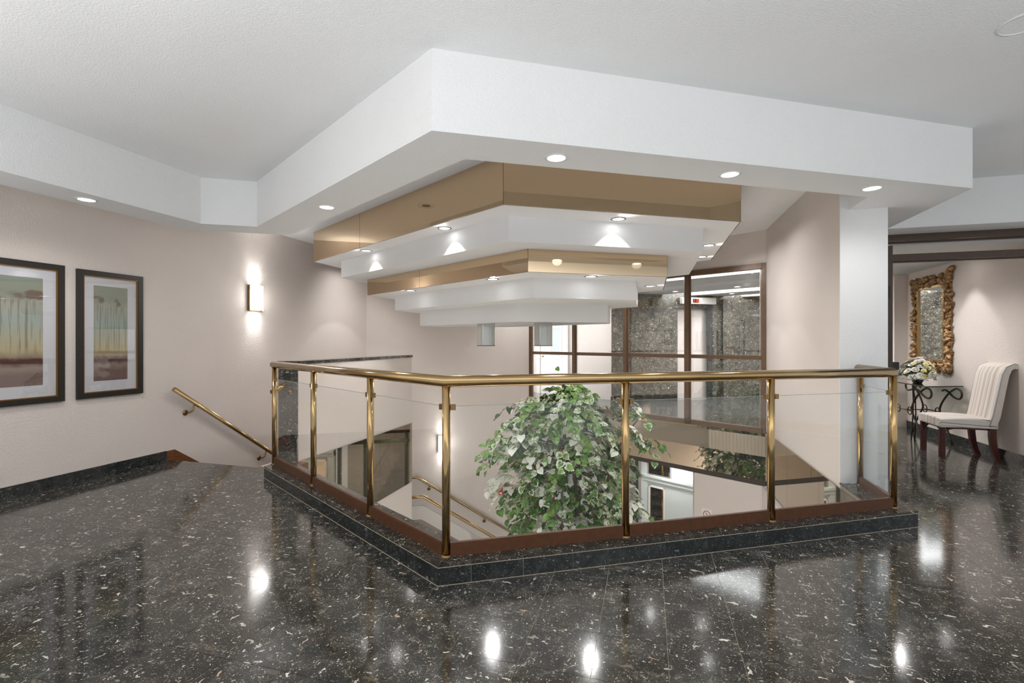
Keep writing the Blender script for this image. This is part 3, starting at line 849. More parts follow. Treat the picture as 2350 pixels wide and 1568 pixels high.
bpr(BM - 0.03, BM, -0.70, 0.60, 0.62, 0.665).build('ledge', M['marble_wall'], wall_m)
bpr(BM - 0.12, BM, 1.74, XR, 0.0, 2.42).build('marble_facing', M['marble_wall'], wall_m)
bpr(BM - 0.02, BM + 0.2, 1.36, 1.50, 0.0, 2.75).build('edge_facing', M['marble_curb'], wall_m)
d3 = thing('door_3', (*I(('b', BM + 0.12), ('x', 1.0)), 0), 'beige elevator door set into the marble wall', 'door', kind='structure')
bpr(BM + 0.10, BM + 0.13, 0.673, 1.01, 0.0, 2.19).build('door_leaf', M['cream'], d3)
bpr(BM + 0.10, BM + 0.13, 1.015, 1.36, 0.0, 2.19).build('door_leaf', M['cream'], d3)
d4 = thing('door_4', (*I(('a', 9.66), ('x', -2.4)), 0), 'white panelled door of the elevator lobby, behind the interior window', 'door', kind='structure')
apr(9.62, 9.66, -2.82, -2.08, 0.0, 2.06).build('door_leaf', M['white_paint'], d4)
f_ = MB(); apr(9.58, 9.66, -2.92, -2.82, 0, 2.14, f_); apr(9.58, 9.66, -2.08, -1.98, 0, 2.14, f_); apr(9.58, 9.66, -2.82, -2.08, 2.06, 2.14, f_)
f_.build('door_frame', M['white_paint'], d4)
f_ = MB(); apr(9.605, 9.62, -2.52, -2.48, 0.95, 1.80, f_); apr(9.605, 9.62, -2.20, -2.16, 0.95, 1.80, f_); apr(9.605, 9.62, -2.48, -2.20, 1.76, 1.80, f_); apr(9.605, 9.62, -2.48, -2.20, 0.95, 0.99, f_)
f_.build('panel_moulding', M['white_paint'], d4)
apr(9.612, 9.619, -2.48, -2.20, 0.99, 1.76).build('door_light', simple('frosted_light', srgb(206, 214, 214), 0.3), d4)
MB().lathe([(0.001, 0.05), (0.022, 0.045), (0.025, 0.02), (0.01, 0.0)], (*I(('a', 9.62), ('x', -2.72)), 1.0), 12, 0, (-0.5, -R3, 0)).build('door_knob', M['brass'], d4)

# lobby ceiling: dropped beams parallel to the window with lit coves between
lcl = MB()
lcl.prism([I(('a', A0 + 0.14), ('x', 3.9)), I(('a', A0 + 0.14), ('x', -5.2)), (-5.2, 14.4), (3.9, 14.4)], 2.66, 2.80)
lobc = struct('ceiling_lobby', lcl, M['ceiling'], 'stepped white ceiling of the elevator lobby', 'ceiling')
for a0, a1, zb in ((8.62, 9.50, 2.56), (9.50, 10.40, 2.50), (11.05, 11.85, 2.50), (12.3, 13.0, 2.50)):
    apr(a0, a1, -5.2, 3.9, zb, 2.66).build('dropped_beam', M['ceiling'], lobc)
for a0, a1 in ((7.72, 8.60), (10.42, 11.03), (11.87, 12.28)):
    apr(a0, a1, -4.4, 3.9, 2.648, 2.656).build('cove_light', M['cove'], lobc)

# ---- bronze interior window (window_1)
win1 = thing('window_1', (*I(('a', A0), ('x', -0.4)), 0), 'bronze framed interior window onto the elevator lobby', 'window', kind='structure')
mx = [(-2.481, -2.395), (-1.459, -1.36), (-0.437, -0.335), (0.575, 0.674), (1.60, 1.652)]
for k, (a, b) in enumerate(mx):
    m = MB(); apr(A0 - 0.02, A0 + 0.07, a, b, 0.045, 2.54, m)
    o = m.build('mullion' if 0 < k < 4 else 'frame_stile', M['bronze'], win1)
    if 0 < k < 4: apr(A0 - 0.026, A0 - 0.02, b - 0.036, b - 0.026, 0.12, 2.47).build('glazing_bead', M['bronze_dark'], o)
apr(A0 - 0.02, A0 + 0.07, -2.40, 1.61, 0.045, 0.12).build('frame_sill', M['bronze'], win1)
apr(A0 - 0.02, A0 + 0.07, -2.40, 1.61, 2.46, 2.54).build('frame_head', M['bronze'], win1)
for (a, b), (c, d) in zip(mx[:-1], mx[1:]):
    apr(A0, A0 + 0.05, b, c, 1.12, 1.18).build('crossbar', M['bronze'], win1)
    apr(A0 + 0.022, A0 + 0.028, b, c, 0.12, 2.46).build('pane', M['pane'], win1)

# ================================================================= STEPPED CEILING FIXTURE
# outline of a tier from six side lines
def tier(a0, b0, xr, a1, b1, xl):
    pts = [I(('a', a0), ('b', b0)), I(('b', b0), ('x', xr)), I(('x', xr), ('a', a1)), I(('a', a1), ('b', b1)), I(('b', b1), ('x', xl)), I(('x', xl), ('a', a0))]
    return pts
T1 = tier(2.855, 4.07, 0.89, 6.96, 9.40, -4.80)
T2 = tier(3.135, 4.40, 0.556, 6.51, 9.05, -4.38)
T3 = tier(3.52, 4.70, 0.206, 6.09, 8.70, -4.134)
T4 = tier(3.86, 5.07, -0.137, 5.93, 8.35, -3.76)
T5 = tier(4.237, 5.80, -0.509, 5.67, 8.03, -3.469)
Z1, Z2, Z3, Z4, Z5 = 2.58, 2.334, 2.097, 1.872, 1.637
fix = thing('ceiling_fixture', (-1.95, 6.8, ZC), 'large stepped white light fixture with bronze mirror bands hung over the stairwell', 'light fixture')
def shrink(T, d):
    """inset a convex outline"""
    c = (sum(p[0] for p in T) / 6, sum(p[1] for p in T) / 6); out = []
    n = len(T); L = []
    for i in range(n):
        p, q = Vector(T[i]), Vector(T[(i + 1) % n]); e = (q - p).normalized(); nn = Vector((-e.y, e.x))
        if nn.dot(Vector(c) - p) < 0: nn = -nn
        L.append((nn, nn.dot(p) + d))
    for i in range(n):
        (n1_, c1_), (n2_, c2_) = L[i - 1], L[i]
        dt = n1_.x * n2_.y - n2_.x * n1_.y
        out.append(((c1_ * n2_.y - c2_ * n1_.y) / dt, (n1_.x * c2_ - n2_.x * c1_) / dt))
    return out
MB().prism(shrink(T1, 0.012), Z1, ZC).build('upper_tier', M['smooth_white'], fix)
MB().prism(T2, Z2, Z1).build('tier', M['smooth_white'], fix)
MB().prism(shrink(T3, 0.012), Z3, Z2).build('tier', M['smooth_white'], fix)
MB().prism(T4, Z4, Z3).build('tier', M['smooth_white'], fix)
# last tier is an open rim
T5i = shrink(T5, 0.05)
rm = MB(); rm.prism(T5, Z5 + 0.03, Z4)
for i in range(6): rm.prism([T5[i], T5[(i + 1) % 6], T5i[(i + 1) % 6], T5i[i]], Z5, Z5 + 0.03)
rm.build('bottom_tier', M['smooth_white'], fix)
def mirror_band(T, z0, z1, seams):
    Ti = shrink(T, 0.010)
    for i in range(6):
        P, Q = Vector(T[i]), Vector(T[(i + 1) % 6]); Pi, Qi = Vector(Ti[i]), Vector(Ti[(i + 1) % 6])
        cuts = [0] + seams.get(i, []) + [1]
        for u, v in zip(cuts[:-1], cuts[1:]):
            L = (Q - P).length; e = 0.0022 / L
            u2, v2 = u + e, v - e
            MB().prism([tuple(P.lerp(Q, u2)), tuple(P.lerp(Q, v2)), tuple(Pi.lerp(Qi, v2)), tuple(Pi.lerp(Qi, u2))], z0 + .002, z1).build('mirror_panel', M['bronze_mirror'], fix)
    # dark backing seen in the seams
    Tb, Tc = shrink(T, 0.0101), shrink(T, 0.0119); mb = MB()
    for i in range(6): mb.prism([Tb[i], Tb[(i + 1) % 6], Tc[(i + 1) % 6], Tc[i]], z0 + .001, z1)
    mb.build('backing', M['seam'], fix)
# sides: 0 = long front, 1 = right, 2,3 back, 4 = left end, 5 = left front
mirror_band(T1, Z1, ZC, {5: [0.355], 2: [0.5]})
mirror_band(T3, Z3, Z2, {5: [0.42], 2: [0.5]})
# hanging cans
for x, y in ((-2.336, 6.80), (-1.50, 6.98)):
    c = MB().lathe([(0.135, 1.33), (0.135, Z5 + 0.06)], (x, y, 0), 32).build('lamp_can', simple('can_satin_white', srgb(206, 210, 208), 0.12, 0.35), fix)
    MB().lathe([(0.136, 1.322), (0.138, 1.322), (0.138, 1.334), (0.136, 1.334)], (x, y, 0), 32).build('can_rim', M['ring_dark'], c)
    MB().lathe([(0.134, 1.345), (0.001, 1.345)], (x, y, 0), 32).build('can_baffle', M['ring_dark'], c)


def downlight_parts(parent, x, y, z, r=0.062, mring='ring_dark'):
    o = MB().lathe([(r + 0.016, z), (r + 0.016, z - 0.004), (r, z - 0.006), (r - 0.004, z - 0.001)], (x, y, 0), 28).build('lamp_ring', M[mring], parent)
    MB().disc((x, y, z - 0.002), r - 0.002, (0, 0, -1), 28).build('lamp_lens', M['lens'], o)


# can lights under the first and third tier: offsets so that each washes the riser beside it
def along(T, i, u, ins):
    """point on side i of outline T moved inward by ins"""
    P, Q = Vector(T[i]), Vector(T[(i + 1) % 6]); e = (Q - P).normalized(); n = Vector((-e.y, e.x))
    c = Vector((sum(p[0] for p in T) / 6, sum(p[1] for p in T) / 6))
    if n.dot(c - P) < 0: n = -n
    q = P.lerp(Q, u) + n * ins
    return q.x, q.y
spots = []
for x, y in ((-0.279, 4.775), (0.72, 6.371), (0.72, 7.2), (-2.06, 4.66), (-3.55, 5.52), (-4.58, 7.4), (-2.4, 9.25), (-0.8, 8.35)):
    spots.append((x, y, Z1))
for x, y in ((-0.60, 5.26), (0.03, 6.363), (-1.70, 5.18), (-3.17, 6.02), (-3.95, 7.4), (-1.2, 7.5)):
    spots.append((x, y, Z3))
for x, y, z in spots:
    downlight_parts(fix, x, y, z, 0.058)
    spot_light((x, y, z - 0.012), 9.0, 92, 0.15, 0.02)
    ov = Vector((x + 1.95, y - 6.8, 0)).normalized() * 0.8 + Vector((0, 0, -0.7))
    spot_light((x, y, z - 0.014), 14.0, 130, 0.8, 0.025, rot=ov.to_track_quat('-Z', 'Y').to_euler())  # second, wide beam added at each can to brighten the walls

# ---- downlights in the bulkhead and ceiling
dl_labels = [(-0.564, 3.026, 'recessed downlight in the front of the bulkhead, nearest the corner'),
             (0.553, 3.657, 'recessed downlight in the middle of the front bulkhead'),
             (1.650, 4.285, 'recessed downlight in the bulkhead beside the white pier'),
             (-2.700, 3.585, 'recessed downlight in the slanting left side of the bulkhead'),
             (-4.470, 2.854, 'recessed downlight in the soffit above the framed pictures')]
for x, y, lab in dl_labels:
    t = thing('recessed_downlight', (x, y, ZB), lab, 'ceiling light', 'recessed downlights in the bulkhead')
    downlight_parts(t, x, y, ZB, 0.06, 'ring')
    spot_light((x, y, ZB - 0.012), 30.0 if x < -2 else 17.0, 165, 0.7, 0.07)
for x, y in ((1.86, 3.106 - 0.02), (-2.98, 4.535)):
    lab = 'round flush speaker in the ceiling at the upper right corner' if x > 0 else 'round flush speaker in the ceiling over the well, seen only in the bronze mirror'
    t = thing('ceiling_speaker', (x, y, ZC), lab, 'speaker')
    MB().lathe([(0.105, ZC), (0.105, ZC - 0.004), (0.092, ZC - 0.006), (0.092, ZC - 0.001)], (x, y, 0), 36).build('speaker_ring', M['smooth_white'], t)
    MB().disc((x, y, ZC - 0.002), 0.09 if x > 0 else 0.055, (0, 0, -1), 36).build('speaker_grille', M['ceiling'] if x > 0 else M['ring_dark'], t)
# downlights of the lobby and corridor
for x, y, lab in ((1.73, 10.536, 'nearer of the two small downlights at the right of the lobby ceiling'), (1.857, 12.013, 'farther of the two small downlights at the right of the lobby ceiling'), (0.58, 11.158, 'small lobby downlight above the elevator sign')):
    t = thing('lobby_downlight', (x, y, 2.5), lab, 'ceiling light', 'small downlights in the elevator lobby')
    downlight_parts(t, x, y, 2.5, 0.06, 'ring')
    spot_light((x, y, 2.48), 50.0, 130, 0.5, 0.05)
spot_light((-1.5, 11.2, 2.45), 12.0, 150, 0.6, 0.1)  # unseen spot without a fitting, fills the lobby
spot_light((3.0, 11.0, 2.45), 60.0, 150, 0.6, 0.1)  # another unseen fill spot, at the right of the lobby
t = thing('corridor_downlight', (3.72, 7.52, 2.475), 'downlight close to the corridor wall washing the wall beside the gilt mirror', 'ceiling light')
downlight_parts(t, 3.72, 7.52, 2.475, 0.06, 'ring')
spot_light((3.74, 7.52, 2.45), 12.0, 75, 0.45, 0.03)
spot_light((2.9, 7.9, 2.45), 28.0, 150, 0.6, 0.08)  # unseen spot without a fitting, brightens the corridor
spot_light((2.9, 6.9, 2.45), 28.0, 150, 0.6, 0.08)  # its twin nearer the door frame, also unseen fill
# unseen fill spots added in the lower lobby; their bounce brightens the well
for x, y in ((0.4, 9.9), (-1.6, 10.9), (2.2, 8.9)):
    spot_light((x, y, -0.86), 36.0, 160, 0.6, 0.1)
spot_light((-1.4, 2.6, -0.86), 190.0, 165, 0.6, 0.1)
spot_light((0.8, 3.2, -0.86), 190.0, 165, 0.6, 0.1)
spot_light((-3.0, 3.4, -0.86), 160.0, 165, 0.6, 0.1)

# ================================================================= RAILING
RA, RB, RX = 1.69, 2.835, 1.80
rail = thing('glass_railing', (*I(('a', RA), ('b', RB)), KZ), 'brass railing with clear glass panels around the stairwell', 'railing')
c0 = I(('a', RA), ('x', -3.745)); c1 = I(('a', RA), ('b', RB)); c2 = I(('b', RB), ('x', RX)); c3 = (RX, 4.948)
HZ = 1.148
hr = MB().tube([(*c0, HZ), (*c1, HZ), (*c2, HZ), (*c3, HZ)], 0.035, 24, round_end=False)
hr.build('handrail', M['brass'], rail)
e0 = MB().lathe([(0.035, 0.0), (0.031, 0.012), (0.018, 0.022), (0.001, 0.026)], (*c0, HZ), 24, 0, (-R3, 0.5, 0)); e0.build('rail_end_cap', M['brass'], rail)
posts = [I(('a', RA), ('x', x)) for x in (-3.715, -2.841, -1.944)] + [c1] + [I(('b', RB), ('x', x)) for x in (-0.141, 0.835)] + [c2, (RX, 4.905)]
for k, p in enumerate(posts):
    o = MB().tube([(*p, KZ), (*p, HZ - 0.02)], 0.0245, 24).build('post', M['brass'], rail)
    MB().lathe([(0.034, KZ), (0.034, KZ + 0.004), (0.027, KZ + 0.012), (0.0246, KZ + 0.012)], (*p, 0), 24).build('post_flange', M['brass_dull'], o)
def run(p, q, off=0.0):
    P, Q = Vector((*p, 0)), Vector((*q, 0)); d = (Q - P).normalized()
    return P, Q, d
GT = 1.0
for k in range(len(posts) - 1):
    p, q = posts[k], posts[k + 1]
    P, Q, d = run(p, q); s = Vector((-d.y, d.x, 0)); up = Vector((0, 0, 1))
    a, b = P + d * 0.032, Q - d * 0.032; L = (b - a).length; m = (a + b) / 2
    gl = MB().obox(m + up * ((KZ + 0.05 + GT) / 2), d, s, up, L, 0.006, GT - KZ - 0.05).build('glass_panel', M['glass'], rail)
    MB().obox(m + up * (GT + 0.0012), d, s, up, L, 0.0062, 0.0022).build('panel_edge', M['glass_edge'], gl)
    sh = MB()
    sh.obox(m + up * (KZ + 0.036), d, s, up, L + 0.02, 0.034, 0.072)
    sh.obox(m + up * (KZ + 0.074), d, s, up, L + 0.02, 0.022, 0.006)
    sh.build('base_channel', M['shoe'], rail)
    for e, sg in ((P, 1), (Q, -1)):
        c = e + d * (sg * 0.040) + up * (GT - 0.004)
        cl = MB().obox(c, d, s, up, 0.030, 0.026, 0.034); cl.build('glass_clamp', M['brass_dull'], rail)

# brass wall handrail of the first flight
hl = thing('stair_handrail', (-5.31, 4.289, 0.83), 'brass handrail fixed to the left wall above the descending stairs', 'handrail', 'brass stair handrails')
p0, p1 = Vector((-5.305, 4.289, 0.835)), Vector((-5.305, 7.35, 0.835 - 0.7138 * 3.061))
MB().tube([p0, p1, p1 + Vector((0, 0.5, -0.0))], 0.026, 20).build('handrail', M['brass'], hl)
for yy in (4.50, 5.64, 6.8):
    z = 0.835 - 0.7138 * (yy + 0.06 - 4.289)
    b = MB().lathe([(0.036, 0), (0.036, 0.006), (0.022, 0.016), (0.010, 0.018)], (XL, yy, z - 0.115), 20, 0, (1, 0, 0))
    b.tube([(XL + 0.015, yy, z - 0.115), (-5.33, yy + 0.005, z - 0.112), (-5.308, yy + 0.03, z - 0.09), (-5.305, yy + 0.05, z - 0.02)], 0.009, 10)
    b.build('wall_bracket', M['brass_dull'], hl)
# short handrail end at the marble pier
hs = thing('stair_handrail', (-3.97, 4.4, 0.84), 'short brass handrail end standing out from the marble end of the parapet', 'handrail', 'brass stair handrails')
MB().tube([(-3.93, 4.30, 0.838), (-3.99, 4.64, 0.90)], 0.026, 20).build('handrail', M['brass'], hs)
MB().lathe([(0.034, 0), (0.034, 0.006), (0.012, 0.016)], (-4.0, 4.64, 0.80), 16, 0, (0, -1, 0)).build('wall_bracket', M['brass_dull'], hs)
# wall rail of the lower flight
hw = thing('stair_handrail', (*pt(0.5, BB - 0.09), -1.36), 'brass handrail on the back wall over the lower flight, seen through the glass', 'handrail', 'brass stair handrails')
k0 = pt(0.12, BB - 0.09); k1 = pt(0.515, BB - 0.09); k2 = pt(0.515 + 1.95, BB - 0.09)
MB().tube([(*k0, -1.355), (*k1, -1.355), (*k2, -1.355 - 0.665 * 1.95)], 0.026, 18).build('handrail', M['brass'], hw)
for t in (0.75, 1.9):
    zz = -1.355 - 0.665 * (t - 0.515)
    q, w = pt(t, BB - 0.014), pt(t, BB - 0.09)
    b = MB().lathe([(0.036, 0), (0.036, 0.006), (0.012, 0.014)], (*q, zz - 0.11), 16, 0, (0.5, -R3, 0))
    b.tube([(*q, zz - 0.11), (*w, zz - 0.10), (*w, zz - 0.02)], 0.009, 8); b.build('wall_bracket', M['brass_dull'], hw)
# balustrade of the lower flight
hb = thing('stair_balustrade', (*pt(0.3, 8.63), LZ), 'brass rail with glass panel along the open side of the lower flight', 'railing')
m0, m1, m2 = pt(0.18, 8.63), pt(0.555, 8.63), pt(0.555 + 1.95, 8.63)
zb0 = -1.36
MB().tube([(*m0, zb0), (*m1, zb0), (*m2, zb0 - 0.665 * 1.95)], 0.026, 18).build('handrail', M['brass'], hb)
g = MB(); dv = (-0.5 * 0.008, R3 * 0.008)
g.add([(m0[0], m0[1], zb0 - .16), (m1[0], m1[1], zb0 - .16), (m2[0], m2[1], zb0 - .16 - .665 * 1.95), (m2[0], m2[1], zb0 - .9 - .665 * 1.95), (m1[0], m1[1], zb0 - .9), (m0[0], m0[1], zb0 - .9)] +
      [(x + dv[0], y + dv[1], z) for x, y, z in ((m0[0], m0[1], zb0 - .16), (m1[0], m1[1], zb0 - .16), (m2[0], m2[1], zb0 - .16 - .665 * 1.95), (m2[0], m2[1], zb0 - .9 - .665 * 1.95), (m1[0], m1[1], zb0 - .9), (m0[0], m0[1], zb0 - .9))],
      [(0, 1, 4, 5), (1, 2, 3, 4), (6, 11, 10, 7), (7, 10, 9, 8), (0, 6, 7, 1), (1, 7, 8, 2)])
g.build('glass_panel', M['glass'], hb)
e = MB(); e.tube([(*m0, zb0 - .158), (*m1, zb0 - .158), (*m2, zb0 - .158 - .665 * 1.95)], 0.004, 6); e.build('panel_edge', M['glass_edge'], hb)
for q, z in ((m0, zb0), (m2, zb0 - 0.665 * 1.95)):
    MB().tube([(*q, z - 0.98), (*q, z - 0.02)], 0.018, 14).build('post', M['brass'], hb)

# ================================================================= SCONCES
def sconce(p, n, z0, z1, lab, w=0.20, power=7.0):
    """half-round glass wall lamp: p plan point on the wall, n outward normal."""
    N = Vector((*n, 0)); U = Vector((0, 0, 1)); Sd = N.cross(U)
    P = Vector((*p, 0)); zc = (z0 + z1) / 2; h = z1 - z0
    t = thing('wall_sconce', tuple(P + U * zc), lab, 'wall lamp', 'half-round wall sconces of the stairwell')
    MB().obox(P + U * zc + N * 0.012, Sd, N, U, w, 0.024, h).build('back_plate', M['brass_dull'], t)
    for sg in (-1, 1): MB().obox(P + U * zc + N * 0.045 + Sd * (sg * w / 2) - N * 0.018, Sd, N, U, 0.010, 0.034, h).build('side_frame', M['brass_dull'], t)
    g = MB(); vs = []; k = 12
    for z in (z0 + 0.004, z1 - 0.004):
        for i in range(k + 1):
            a = pi * i / k
            vs.append(P + U * z + Sd * (cos(a) * (w / 2 - 0.006)) + N * (0.045 + sin(a) * 0.055))
    g.add(vs, [(i, i + 1, k + 2 + i, k + 1 + i) for i in range(k)], True)
    g.build('glass_shade', M['sconce_glass'], t)
    for z in (z1 - 0.035, z1 - 0.055, z0 + 0.035, z0 + 0.006):
        b = MB(); b.tube([P + U * z + Sd * (cos(pi * i / k) * (w / 2 - 0.004)) + N * (0.045 + sin(pi * i / k) * 0.057) for i in range(k + 1)], 0.0022, 6)
        b.build('metal_band', M['ring_dark'], t)
    c = P + N * 0.045
    for zz, rx in ((z1 - 0.05, 180), (z0 + 0.05, 0)):
        spot_light(tuple(c + U * zz), power * 2.0, 62, 0.95, 0.02, rot=(radians(rx), 0, 0))
        spot_light(tuple(c + U * zz), power * 1.2, 125, 1.0, 0.03, rot=(radians(rx), 0, 0))
    point_light(tuple(P + N * 0.16 + U * zc), power * 0.35, 0.06)
sconce((XL, 5.553), (1, 0), 1.823, 2.182, 'lit half-round wall sconce on the picture wall, above the brass handrail', 0.23)
sconce(I(('b', BB), ('x', -4.08)), (0.5, -R3), -0.869, -0.538, 'lit half-round wall sconce low on the back wall of the stairwell', 0.2, 6.0)

# ================================================================= PICTURES
def picture(y0, y1, z0, z1, ay0, ay1, az0, az1, mat, lab):
    t = thing('framed_picture', (XL, (y0 + y1) / 2, z0), lab, 'picture', 'framed tree prints on the left wall')
    fw, d = 0.052, 0.032
    for a, b, c, e in ((y0, y1, z1 - fw, z1), (y0, y1, z0, z0 + fw), (y0, y0 + fw, z0 + fw, z1 - fw), (y1 - fw, y1, z0 + fw, z1 - fw)):
        MB().box(XL, XL + d, a, b, c, e).build('frame_rail', M['black_frame'], t)
    g = 0.009; i0, i1, j0, j1 = y0 + fw, y1 - fw, z0 + fw, z1 - fw
    m = MB()
    for a, b, c, e in ((i0, i1, j1 - g, j1), (i0, i1, j0, j0 + g), (i0, i0 + g, j0 + g, j1 - g), (i1 - g, i1, j0 + g, j1 - g)):
        m.box(XL + 0.006, XL + 0.026, a, b, c, e)
    m.build('gold_fillet', M['gold_line'], t)
    MB().box(XL + 0.004, XL + 0.010, i0, i1, j0, j1).build('mat', M['mat'], t)
    MB().box(XL + 0.0102, XL + 0.0115, ay0, ay1, az0, az1).build('print', mat, t)
    MB().box(XL + 0.018, XL + 0.020, i0 + 0.001, i1 - 0.001, j0 + 0.001, j1 - 0.001).build('glass', M['pic_glass'], t)
picture(3.345, 3.975, 0.818, 2.10, 3.497, 3.823, 0.985, 1.955, M['art_a'], 'black framed narrow print of thin trees, nearer the stairs, its whole frame in view')
picture(2.215, 3.238, 0.818, 2.11, 2.385, 3.075, 0.985, 1.965, M['art_b'], 'black framed wide print of thin trees, cut off by the left edge of the photo')

# ================================================================= SMALL WALL ITEMS
ns = thing('no_smoking_sign', (*I(('a', A0), ('x', 0.9)), -1.37), 'small white notice with a red no smoking ring on the cream lower wall', 'sign')
u = Vector((R3, -0.5, 0)); nn = Vector((-0.5, -R3, 0)); c = Vector((*I(('a', A0), ('x', 0.9)), -1.37))
MB().obox(c + nn * 0.003, u, nn, Vector((0, 0, 1)), 0.16, 0.004, 0.20).build('paper', M['paper'], ns)
rg = MB(); rg.tube([c + nn * 0.007 + u * (cos(a) * 0.055) + Vector((0, 0, sin(a) * 0.055 + 0.01)) for a in [2 * pi * i / 24 for i in range(25)]], 0.005, 6, False)
rg.bar(c + nn * 0.007 + u * -0.038 + Vector((0, 0, 0.048)), c + nn * 0.007 + u * 0.038 + Vector((0, 0, -0.028)), 0.002, 0.009, tuple(nn))
rg.build('red_ring', M['red'], ns)
MB().bar(c + nn * 0.006 + Vector((0, 0, -0.02)), c + nn * 0.006 + Vector((0, 0, 0.04)), 0.003, 0.008, tuple(nn)).build('cigarette_symbol', M['black_plastic'], ns)

fa_ = thing('fire_alarm_pull', (*I(('b', BB), ('x', -3.02)), -1.80), 'small red fire alarm pull station low on the back wall beside the tree', 'alarm')
nb = Vector((0.5, -R3, 0)); ub = Vector((R3, 0.5, 0)); c = Vector((*I(('b', BB), ('x', -3.02)), -1.80))
MB().obox(c + nb * 0.02, ub, nb, Vector((0, 0, 1)), 0.09, 0.04, 0.13).build('housing', M['red'], fa_)
MB().obox(c + nb * 0.045 + Vector((0, 0, -0.02)), ub, nb, Vector((0, 0, 1)), 0.07, 0.012, 0.035).build('pull_handle', M['paper'], fa_)
MB().obox(c + nb * 0.006 + Vector((0, 0, 0.16)), ub, nb, Vector((0, 0, 1)), 0.09, 0.01, 0.17).build('cover_plate', simple('pink_plate', srgb(214, 176, 170), 0.5), fa_)

ex = thing('elevator_sign', (*I(('b', BM - 0.3), ('x', 1.0)), 2.36), 'white sign box with a small red indicator above the elevator door', 'sign')
ue = Vector((R3, 0.5, 0)); ne = Vector((0.5, -R3, 0)); c = Vector((*I(('b', BM - 0.05), ('x', 1.12)), 2.36))
MB().obox(c + ne * 0.05, ue, ne, Vector((0, 0, 1)), 0.92, 0.10, 0.15).build('sign_box', M['sign_box'], ex)
MB().obox(c + ne * 0.104 + ue * -0.10, ue, ne, Vector((0, 0, 1)), 0.16, 0.01, 0.09).build('indicator_window', M['black_plastic'], ex)
MB().obox(c + ne * 0.112 + ue * -0.055, ue, ne, Vector((0, 0, 1)), 0.07, 0.008, 0.08).build('red_indicator', M['red_led'], ex)
MB().obox(c + ne * 0.112 + ue * -0.155, ue, ne, Vector((0, 0, 1)), 0.02, 0.008, 0.06).build('red_digit', M['red_led'], ex)

# ================================================================= TREE
def leaf_mesh(name, L, mats, cream=0.35, lobes=True):
    """heart-shaped ivy leaf with folded midrib: inner faces green, rim faces cream (variegation)."""
    out = [(0.0, 0.0), (0.30, -0.10), (0.50, 0.12), (0.47, 0.42), (0.32, 0.70), (0.0, 1.0), (-0.30, 0.68), (-0.47, 0.44), (-0.50, 0.12), (-0.30, -0.10)]
    inn = [(x * (1 - cream), 0.42 + (y - 0.42) * (1 - cream)) for x, y in out]
    z = lambda x, y: 0.22 * abs(x) - 0.28 * (y - 0.3) ** 2
    vs = [(x * L, y * L, z(x, y) * L) for x, y in out] + [(x * L, y * L, z(x, y) * L + 0.0006) for x, y in inn]
    n = len(out)
    fs = [(i, (i + 1) % n, n + (i + 1) % n, n + i) for i in range(n)]
    mi = [1] * n
    inner = [tuple(range(n, n + 6)), (n + 5, n + 6, n + 7, n + 8, n + 9, n)]
    me = bpy.data.meshes.new(name); me.from_pydata(vs, [], fs + inner)
    for m in mats: me.materials.append(m)
    me.polygons.foreach_set('material_index', mi + [0, 0])
    me.polygons.foreach_set('use_smooth', [True] * (n + 2))
    me.update(); return me


TX, TY = 0.722 - 1.67 + 0.0, 6.05
# centre of the crown in plan
TC = Vector((-0.95, 6.07, 0))
right = Vector((0.962, 0.273, 0)); away = Vector((-0.273, 0.962, 0))
def tl(px, py, dep=0.0):
    """offsets in metres: sideways from the crown centre, height, depth"""
    return TC + right * px + away * dep + Vector((0, 0, py))
# crown lobes: (sideways, height, half width, half height)
lob_ = [(0.00, 0.62, 0.26, 0.24), (0.12, 0.42, 0.34, 0.26), (-0.42, 0.40, 0.30, 0.26), (-0.66, 0.20, 0.34, 0.30), (-0.85, -0.02, 0.22, 0.28), (-0.25, 0.15, 0.50, 0.40), (0.30, 0.10, 0.42, 0.40),
        (0.74, 0.42, 0.24, 0.20), (0.84, 0.26, 0.22, 0.18), (0.62, 0.08, 0.34, 0.26), (-0.55, -0.30, 0.42, 0.36), (0.10, -0.25, 0.50, 0.42), (0.55, -0.40, 0.36, 0.40),
        (-0.50, -0.75, 0.42, 0.38), (0.0, -0.70, 0.50, 0.42), (0.58, -0.82, 0.22, 0.34), (0.40, -0.95, 0.36, 0.36), (-0.35, -1.15, 0.46, 0.38), (0.10, -1.25, 0.44, 0.36),
        (-0.30, -1.6, 0.36, 0.36), (0.25, -1.65, 0.34, 0.36), (-0.02, -2.1, 0.30, 0.4)]
tree = thing('variegated_tree', (TC.x, TC.y, ZL), 'tall leafy tree with green and cream variegated leaves rising through the stairwell', 'tree')
pot_ = MB().lathe([(0.001, ZL), (0.26, ZL), (0.34, ZL + 0.5), (0.36, ZL + 0.5), (0.36, ZL + 0.54), (0.31, ZL + 0.54), (0.30, ZL + 0.48)], (TC.x, TC.y, 0), 28)
po_ = pot_.build('pot', M['pot'], tree)
MB().disc((TC.x, TC.y, ZL + 0.49), 0.305).build('soil', M['soil'], po_)
rnd = random.Random(11)
